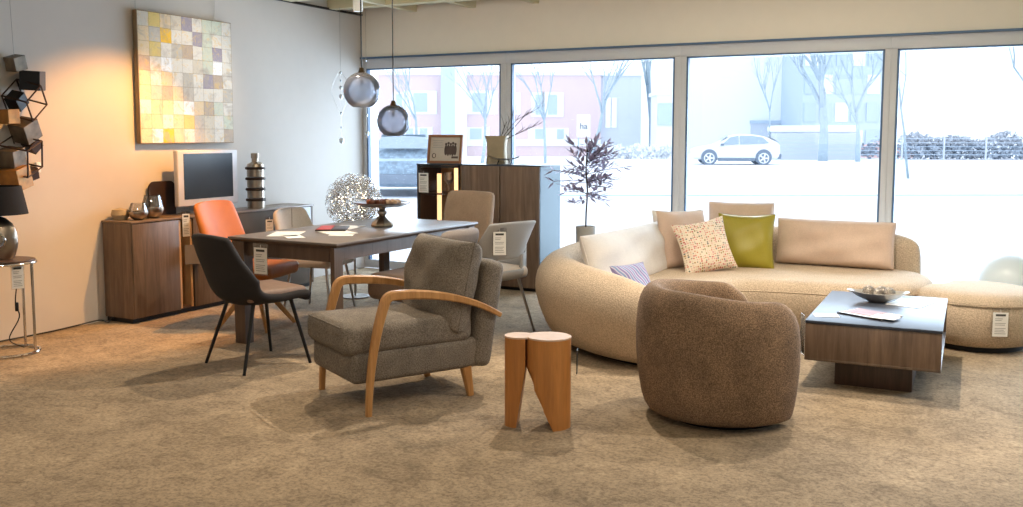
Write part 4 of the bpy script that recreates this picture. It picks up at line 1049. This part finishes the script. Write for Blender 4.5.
obj('compartment_back', B(.25, d_ - .022, HH / 2 + .01, .47, .01, HH - .06), M['lit_wood'], hb)
obj('divider', B(.50, d_ / 2, HH / 2 + .01, .02, d_ - .02, HH - .05), M['lit_wood'], hb)
obj('door', B(.715, -.004, HH / 2 + .012, .412, .02, HH - .05, .002), M['walnut'], hb)
obj('door', B(1.134, -.004, HH / 2 + .012, .402, .02, HH - .05, .002), M['walnut'], hb)
gd = obj('glass_door', B(.255, -.006, HH / 2 + .012, .46, .008, HH - .05), M['door_glass'], hb)
bm = BM()
for x_ in (.03, .483): box(bm, x_, -.006, HH / 2 + .012, .018, .014, HH - .05)
for z_ in (.05, HH - .028): box(bm, .256, -.006, z_, .455, .014, .018)
obj('door_frame', bm, M['plinth'], gd)
for z_ in (.32, .60, .88): obj('shelf', B(.255, d_ / 2, z_, .46, d_ - .04, .012), M['walnut_dark'], hb)
obj('light_strip', B(.425, .045, HH / 2 + .012, .05, .012, HH - .1), emit('warm_led', (1, .58, .26, 1), 2.2), hb)
obj('light_strip', B(.17, .14, HH / 2 + .2, .045, .012, HH - .6), emit('warm_led_dim', (1, .58, .28, 1), 1.8), hb)
price_tag('white price tag on the glass door of the highboard', (-5.005, 7.815, 1.085), 0, .11, .19)
def glassvase(label, x_, z_):
    bm = BM(); lathe(bm, [(0, 0), (.04, 0), (.012, .02), (.012, .08), (.05, .13), (.045, .2), (.043, .2), (.047, .13), (0, .09)], 20)
    tag(obj('goblet', bm, M['silver'], loc=(x_, 8.0, z_)), label, 'goblet')
glassvase('small goblet on the middle shelf of the highboard', -4.83, .887)
glassvase('small goblet on the lower shelf of the highboard', -4.80, .607)
# framed photograph
pf = thing('picture_frame', 'wooden picture frame with an old group photograph on the highboard', 'picture frame', (-4.87, 7.98, HH), math.radians(6))
tl = Matrix.Rotation(-.16, 3, 'X')
bm = BM()
for x_, z_, a_, b_ in ((0, .012, .37, .024), (0, .27, .37, .024), (-.173, .141, .024, .235), (.173, .141, .024, .235)): box(bm, x_, 0, z_, a_, .022, b_, rot=tl) if 0 else box(bm, x_, 0, z_, a_, .022, b_)
bmesh.ops.rotate(bm, cent=(0, 0, 0), matrix=tl, verts=bm.verts); obj('frame', bm, plain('frame_wood', lin(150, 100, 66), .5), pf)
def tilted(bm): bmesh.ops.rotate(bm, cent=(0, 0, 0), matrix=tl, verts=bm.verts); return bm
obj('mount', tilted(B(0, .004, .141, .325, .008, .235)), plain('sepia_paper', lin(206, 196, 184), .6), pf)
M['sepia'] = plain('sepia_ink', lin(104, 84, 78), .6, var=.3)
bm = BM()
for k_, x_ in enumerate((.01, .035, .06, .085, .11)):
    r_ = bmesh.ops.create_circle(bm, cap_ends=True, radius=.013, segments=12); bmesh.ops.rotate(bm, cent=(0, 0, 0), matrix=Matrix.Rotation(PI / 2, 3, 'X'), verts=r_['verts']); bmesh.ops.translate(bm, vec=(x_, -.001, .19 + .01 * (k_ % 2)), verts=r_['verts'])
    r_ = bmesh.ops.create_circle(bm, cap_ends=True, radius=1, segments=14); bmesh.ops.scale(bm, vec=(.017, .052 + .006 * (k_ % 2), 1), verts=r_['verts']); bmesh.ops.rotate(bm, cent=(0, 0, 0), matrix=Matrix.Rotation(PI / 2, 3, 'X'), verts=r_['verts']); bmesh.ops.translate(bm, vec=(x_, -.0012, .13), verts=r_['verts'])
obj('printed_group', tilted(bm), M['sepia'], pf, sharp=None)
bm = BM(); tube(bm, [(-.115 + .018 * math.cos(a_), -.001, .075 + .022 * math.sin(a_)) for a_ in [2 * PI * k_ / 16 for k_ in range(17)]], .004, 4); box(bm, .11, -.001, .06, .07, .001, .02); obj('printed_seal', tilted(bm), M['sepia'], pf)
bm = BM()
for k_ in range(5): box(bm, -.08, -.001, .225 - .017 * k_, .12 - .02 * (k_ % 2), .001, .004)
obj('printed_lines', tilted(bm), M['ink_pale'], pf)
obj('easel_back', B(0, .07, .07, .06, .004, .15, rot=Matrix.Rotation(.35, 3, 'X')), M['rust'], pf)
# vase with branches
vs_ = thing('branch_vase', 'square sand-coloured vase with dark bare twigs on the highboard', 'vase', (-4.32, 8.05, HH), math.radians(10))
bm = BM(); rs = []
for z_, k_ in ((0, .10), (.03, .097), (.12, .09), (.20, .092), (.262, .108), (.27, .11), (.268, .10), (.2, .07), (.05, .07)):
    rs.append([(k_ * math.copysign(min(1, abs(math.cos(a_)) ** .4), math.cos(a_)), .6 * k_ * math.copysign(min(1, abs(math.sin(a_)) ** .4), math.sin(a_)), z_) for a_ in [2 * PI * (j + .5) / 24 for j in range(24)]])
rings(bm, rs); obj('vase', bm, M['ceramic'], vs_, sharp=50)
rnd = random.Random(21)
def twig(bm, p, d, l, r_, lv, droop=0):
    pts = [p]; q = p.copy(); dd = d.copy()
    for i in range(5):
        dd = (dd + Vector((rnd.uniform(-1, 1), rnd.uniform(-1, 1), rnd.uniform(-.8, .8))) * .16).normalized(); q = q + dd * l / 5; pts.append(q.copy())
    tube(bm, pts, [r_ * (1 - .12 * i) for i in range(6)], 5)
    if lv:
        for i in (2, 3, 4):
            nd = (dd + Vector((rnd.uniform(-1, 1), rnd.uniform(-.6, .6), rnd.uniform(-.4, 1))) * .7).normalized(); twig(bm, pts[i], nd, l * .5, r_ * .6, lv - 1)
for dd_, l_ in (((.75, .1, .65), .42), ((.45, -.1, .8), .34), ((.9, 0, .38), .36), ((.3, .1, .9), .2)):
    bm = BM(); twig(bm, Vector((.03, 0, .2)), Vector(dd_).normalized(), l_, .005, 2); obj('twig', bm, M['twig'], vs_, sharp=None)
bm = BM(); rs = []
for k_ in range(9):
    t_ = k_ / 8; w2 = .045 * math.sin(PI * min(1, t_ * .94 + .04)); rs.append([(-.16 + .32 * t_, y_ * w2, .045 + .03 * (2 * t_ - 1) ** 2 + z_ * .008) for y_, z_ in ((-1, .6), (0, -.6), (1, .6), (0, 1))])
rings(bm, rs); dsh = thing('metal_dish', 'slim pointed dark and silver dish beside the twig vase', 'dish', (-4.18, 7.93, HH), .05)
obj('dish', bm, M['silver'], dsh); bm = BM()
for x_ in (-.05, .05): tube(bm, [(x_, 0, .045), (x_ * 1.4, 0, 0)], .005, 6)
box(bm, 0, 0, .052, .12, .03, .012, .004); obj('foot', bm, M['black'], dsh)

# ------------------------------------------------------------------ potted plant behind the sofa
pp = thing('potted_plant', 'slender plum-leaved plant in a tall grey planter by the window', 'plant', (-3.34, 7.93, 0))
bm = BM(); lathe(bm, [(0, 0), (.075, 0), (.09, .63), (.082, .63), (.078, .58), (0, .58)], 24); obj('planter', bm, M['concrete'], pp)
bm = BM(); tube(bm, catmull([(0, 0, .5), (.0, .01, .75), (.015, 0, .95), (0, 0, 1.15), (.02, 0, 1.38)], 4), .008, 8); obj('stem', bm, M['twig'], pp)
rnd = random.Random(5)
def leaf(bm, p, d, l, w):
    up = Vector((rnd.uniform(-.4, .4), rnd.uniform(-.4, .4), 1)); sd = d.cross(up).normalized(); nn = sd.cross(d)
    a_ = [bm.verts.new(p), bm.verts.new(p + d * l * .4 + sd * w), bm.verts.new(p + d * l), bm.verts.new(p + d * l * .4 - sd * w), ]
    m_ = bm.verts.new(p + d * l * .45 - nn * w * .3)
    for i in range(4): bm.faces.new((a_[i], a_[(i + 1) % 4], m_))
bb, lb = BM(), BM()
for z_, a_, l_, el in [(rnd.uniform(1.0, 1.36), rnd.uniform(0, 6.28), 0, 0) for _ in range(26)] + [(1.15, 3.35, .33, .32), (1.12, 3.6, .30, .1), (1.18, .1, .36, .3), (1.15, -.2, .30, .1), (1.25, .4, .3, .9), (1.28, .7, .26, 1.2), (.98, .3, .16, 0), (.95, 2.8, .14, 0)]:
    if not l_: l_ = rnd.uniform(.14, .34) * (1.15 - .5 * abs(z_ - 1.18) / .2); el = rnd.uniform(0, .5) + max(0, (z_ - 1.15) * 3)
    d = Vector((math.cos(a_) * math.cos(el), math.sin(a_) * math.cos(el) * .7, math.sin(el))).normalized()
    p = Vector((.005, 0, z_ - .08)); n_ = 5; pts = [p + d * l_ * i / n_ + Vector((0, 0, -.04 * (i / n_) ** 2)) for i in range(n_ + 1)]
    tube(bb, pts, .003, 5)
    for i in range(1, n_ + 1):
        for s_ in (-1, 1, 0) if i == n_ else (-1, 1):
            sd = Vector((-d.y, d.x, 0)); ld = (d * .8 + (sd * .8 + Vector((0, 0, rnd.uniform(-.7, .7)))) * s_ + Vector((0, 0, rnd.uniform(-.5, .4)))).normalized()
            leaf(lb, pts[i], ld, rnd.uniform(.07, .12), .017)
obj('twigs', bb, M['twig'], pp, sharp=None); obj('leaves', lb, M['leaf'], pp, sharp=None)

# ------------------------------------------------------------------ pendants
def pendant(label, x_, y_, z_, d_):
    t = thing('pendant_lamp', label, 'pendant lamp', (x_, y_, z_)); r_ = d_ / 2
    bm = BM(); prof = [(r_ * .46, -r_ * .885)] + [(r_ * math.cos(a_), r_ * math.sin(a_)) for a_ in [math.radians(q) for q in range(-60, 82, 6)]] + [(.02, r_ * .99)]
    lathe(bm, prof + [(a * .975, b * .975) for a, b in reversed(prof)], 48); o_ = obj('globe', bm, M['smoke_pend'], t, sharp=60)
    bm = BM(); lathe(bm, [(0, r_ * .93), (.022, r_ * .93), (.024, r_ + .0), (.014, r_ + .03), (0, r_ + .032)], 20); obj('cap', bm, M['brass'], t)
    bm = BM(); tube(bm, [(0, 0, r_ + .03), (0, 0, CH + .15 - z_)], .0045, 6); obj('cord', bm, M['black'], t)
    bm = BM(); lathe(bm, [(0, 0), (.012, 0), (.012, .08), (0, .08)], 12); bmesh.ops.translate(bm, vec=(0, 0, r_ - .09), verts=bm.verts); obj('bulb_holder', bm, M['brass'], t)
M['brass'] = plain('aged_brass', lin(84, 66, 44), .35, .9)
def smoke():
    t = NT('ombre_smoked_glass'); tc = t.n('ShaderNodeTexCoord'); sp = t.n('ShaderNodeSeparateXYZ'); t.l(tc.outputs['Generated'], sp.inputs[0])
    c_ = t.ramp(sp.outputs['Z'], [(0, (.92, .95, 1, 1)), (.5, (.84, .90, 1, 1)), (.82, (.62, .68, .82, 1)), (1, (.30, .29, .30, 1))])
    tl_ = t.n('ShaderNodeBsdfTranslucent'); t.l(c_, tl_.inputs[0]); df = t.n('ShaderNodeBsdfDiffuse'); t.l(c_, df.inputs[0])
    tr = t.n('ShaderNodeBsdfTransparent'); tr.inputs[0].default_value = (.94, .96, 1, 1); gl = t.n('ShaderNodeBsdfGlossy'); gl.inputs['Roughness'].default_value = .05; gl.inputs[0].default_value = (.8, .85, 1, 1)
    m1 = t.n('ShaderNodeMixShader'); m1.inputs[0].default_value = .35; t.l(tl_.outputs[0], m1.inputs[1]); t.l(df.outputs[0], m1.inputs[2])
    m2 = t.n('ShaderNodeMixShader'); m2.inputs[0].default_value = .62; t.l(m1.outputs[0], m2.inputs[1]); t.l(tr.outputs[0], m2.inputs[2])
    lw = t.n('ShaderNodeLayerWeight'); lw.inputs[0].default_value = .3
    m3 = t.n('ShaderNodeMixShader'); t.l(lw.outputs['Fresnel'], m3.inputs[0]); t.l(m2.outputs[0], m3.inputs[1]); t.l(gl.outputs[0], m3.inputs[2])
    t.t.nodes.remove(t.b); t.l(m3.outputs[0], t.out.inputs[0]); return t.m
M['smoke_pend'] = smoke()
pendant('higher left smoked glass globe pendant over the dining table', -3.95, 5.39, 1.755, .255)
pendant('lower right smoked glass globe pendant over the dining table', -4.10, 5.99, 1.555, .25)
# white track spotlight near the corner
ts = thing('track_spotlight', 'small white ceiling spotlight above the left pendant', 'spotlight', (-5.22, 7.08, CH - .17))
bm = BM(); lathe(bm, [(0, 0), (.04, 0), (.045, .02), (.045, .16), (.03, .18), (0, .18)], 24); obj('housing', bm, M['paper'], ts)
bm = BM(); tube(bm, [(0, 0, .17), (0, 0, .27)], .012, 8); obj('mount', bm, M['paper'], ts)
# crystal strands in the corner
def strand(label, x_, y_, z0, z1, beads):
    t = thing('crystal_strand', label, 'decoration', (x_, y_, 0), 0)
    bm = BM(); tube(bm, [(0, 0, z0), (0, 0, z1)], .0015, 4); obj('thread', bm, M['steel'], t)
    for z_, r_ in beads:
        bm = BM(); bmesh.ops.create_icosphere(bm, subdivisions=2, radius=r_); bmesh.ops.scale(bm, vec=(.9, .9, 1.15), verts=bm.verts); obj('crystal', bm, M['bead'], t, loc=(0, 0, z_), sharp=10)
    return t
M['bead'] = plain('sparkling_crystal', lin(214, 220, 226), .05, .6, var=.1)
t = strand('crystal bead strand with thin wire loops hanging by the left wall', -6.0, 7.83, 1.36, 2.73, [(1.395, .028), (1.53, .012), (1.67, .014), (1.84, .022), (1.93, .018), (2.08, .014), (2.0, .012)])
bm = BM()
for s_ in (-1, 1): tube(bm, catmull([(0, 0, 2.1), (s_ * .04, s_ * .05, 2.0), (s_ * .06, s_ * .07, 1.88), (s_ * .03, s_ * .04, 1.76), (0, 0, 1.66)], 5), .002, 4)
obj('wire_loop', bm, M['steel'], t)
strand('crystal bead strand hanging right in the window corner', -5.95, 8.2, 1.42, 2.73, [(1.47, .024), (1.66, .014), (1.9, .012), (2.23, .014)])
# ------------------------------------------------------------------ light
w = bpy.data.worlds.new('overcast'); bpy.context.scene.world = w; w.use_nodes = True
nt = w.node_tree; nt.nodes.clear(); bg = nt.nodes.new('ShaderNodeBackground'); ou = nt.nodes.new('ShaderNodeOutputWorld')
tc = nt.nodes.new('ShaderNodeTexCoord'); sp = nt.nodes.new('ShaderNodeSeparateXYZ'); rp_ = nt.nodes.new('ShaderNodeValToRGB')
nt.links.new(tc.outputs['Generated'], sp.inputs[0]); nt.links.new(sp.outputs['Z'], rp_.inputs[0])
rp_.color_ramp.elements[0].position = 0; rp_.color_ramp.elements[0].color = (.93, .965, 1, 1); rp_.color_ramp.elements[1].position = .7; rp_.color_ramp.elements[1].color = (.80, .88, 1, 1)
nt.links.new(rp_.outputs[0], bg.inputs[0]); bg.inputs[1].default_value = 2.1; nt.links.new(bg.outputs[0], ou.inputs[0])
def lamp(kind, name, loc, target, power, col, size=.1, spot=60, blend=.5, sy=None):
    l = bpy.data.lights.new(name, kind); l.energy = power; l.color = col
    if kind == 'SPOT': l.spot_size = math.radians(spot); l.spot_blend = blend; l.shadow_soft_size = size
    if kind == 'AREA':
        l.size = size
        if sy: l.shape = 'RECTANGLE'; l.size_y = sy
    o = bpy.data.objects.new(name, l); C.objects.link(o); o.location = loc
    o.rotation_euler = (Vector(target) - Vector(loc)).to_track_quat('-Z', 'Y').to_euler(); return o
WARM = (1, .80, .58); AMB = (1, .45, .11); NEU = (1, .87, .72)
for i, (a, b) in enumerate(cols[:6]):
    o = lamp('AREA', 'window_daylight', ((a + b) / 2, WY + .45, 1.13), ((a + b) / 2, 0, .6), 125, (.66, .83, 1), b - a, sy=2.0); o.data.specular_factor = .2
lamp('SPOT', 'wall_spot', (-4.9, 5.6, 2.68), (-6.2, 4.95, .45), 290, AMB, .02, 74, .6)
lamp('SPOT', 'painting_spot', (-4.6, 6.0, 2.68), (-6.2, 5.95, 1.75), 45, WARM, .05, 50, .7)
lamp('SPOT', 'table_spot', (-.83, 6.05, 2.68), (-.6, 6.1, 0), 215, NEU, .02, 95, .6)
lamp('SPOT', 'sofa_spot', (-.9, 4.6, 2.68), (-1.4, 7.6, .5), 95, NEU, .05, 80, .6)
lamp('SPOT', 'sofa_left_spot', (-3.0, 4.2, 2.68), (-2.5, 6.3, .5), 52, NEU, .05, 70, .6)
lamp('SPOT', 'barrel_spot', (.3, 5.0, 2.68), (-1.3, 4.6, .2), 150, NEU, .02, 80, .6)
lamp('SPOT', 'armchair_spot', (-2.6, 5.7, 2.68), (-3.0, 4.0, .2), 190, NEU, .018, 90, .6)
lamp('SPOT', 'dining_spot', (-4.25, 5.35, 2.68), (-4.5, 4.4, .2), 170, WARM, .018, 95, .6)
lamp('SPOT', 'front_spot', (-3.6, 2.0, 2.68), (-4.4, 3.6, 0), 60, WARM, .05, 95, .7)
lamp('SPOT', 'front_right_spot', (-.6, 1.6, 2.68), (-1.2, 4.2, 0), 70, WARM, .05, 95, .7)
lamp('SPOT', 'right_spot', (1.2, 4.8, 2.68), (.1, 6.2, 0), 50, WARM, .05, 90, .7)
lamp('AREA', 'room_fill', (-1.2, -1.5, 1.9), (-2.2, 8.4, 1.9), 22, NEU, 4.0, sy=1.2)  # unseen area light added behind the camera to lift the room
lamp('AREA', 'header_fill', (-2.0, 5.6, 2.5), (-2.0, 8.46, 2.5), 30, NEU, 7.0, sy=.25)  # unseen area light added inside the room to brighten the header
lamp('AREA', 'ceiling_fill', (-1.5, 1.0, 2.66), (-2.2, 4.0, 0), 18, WARM, 4.0, sy=3.0)  # soft unseen area lights added under the ceiling as general fill
lamp('AREA', 'ceiling_fill', (-1.5, 4.6, 2.66), (-1.5, 4.6, 0), 14, NEU, 5.0, sy=4.0)
sc_ = bpy.context.scene
sc_.view_settings.view_transform = 'Standard'; sc_.view_settings.look = 'None'; sc_.view_settings.exposure = 0; sc_.view_settings.gamma = 1
sc_.cycles.max_bounces = 7; sc_.cycles.transparent_max_bounces = 12; sc_.cycles.caustics_reflective = False; sc_.cycles.caustics_refractive = False
sc_.cycles.sample_clamp_indirect = 6
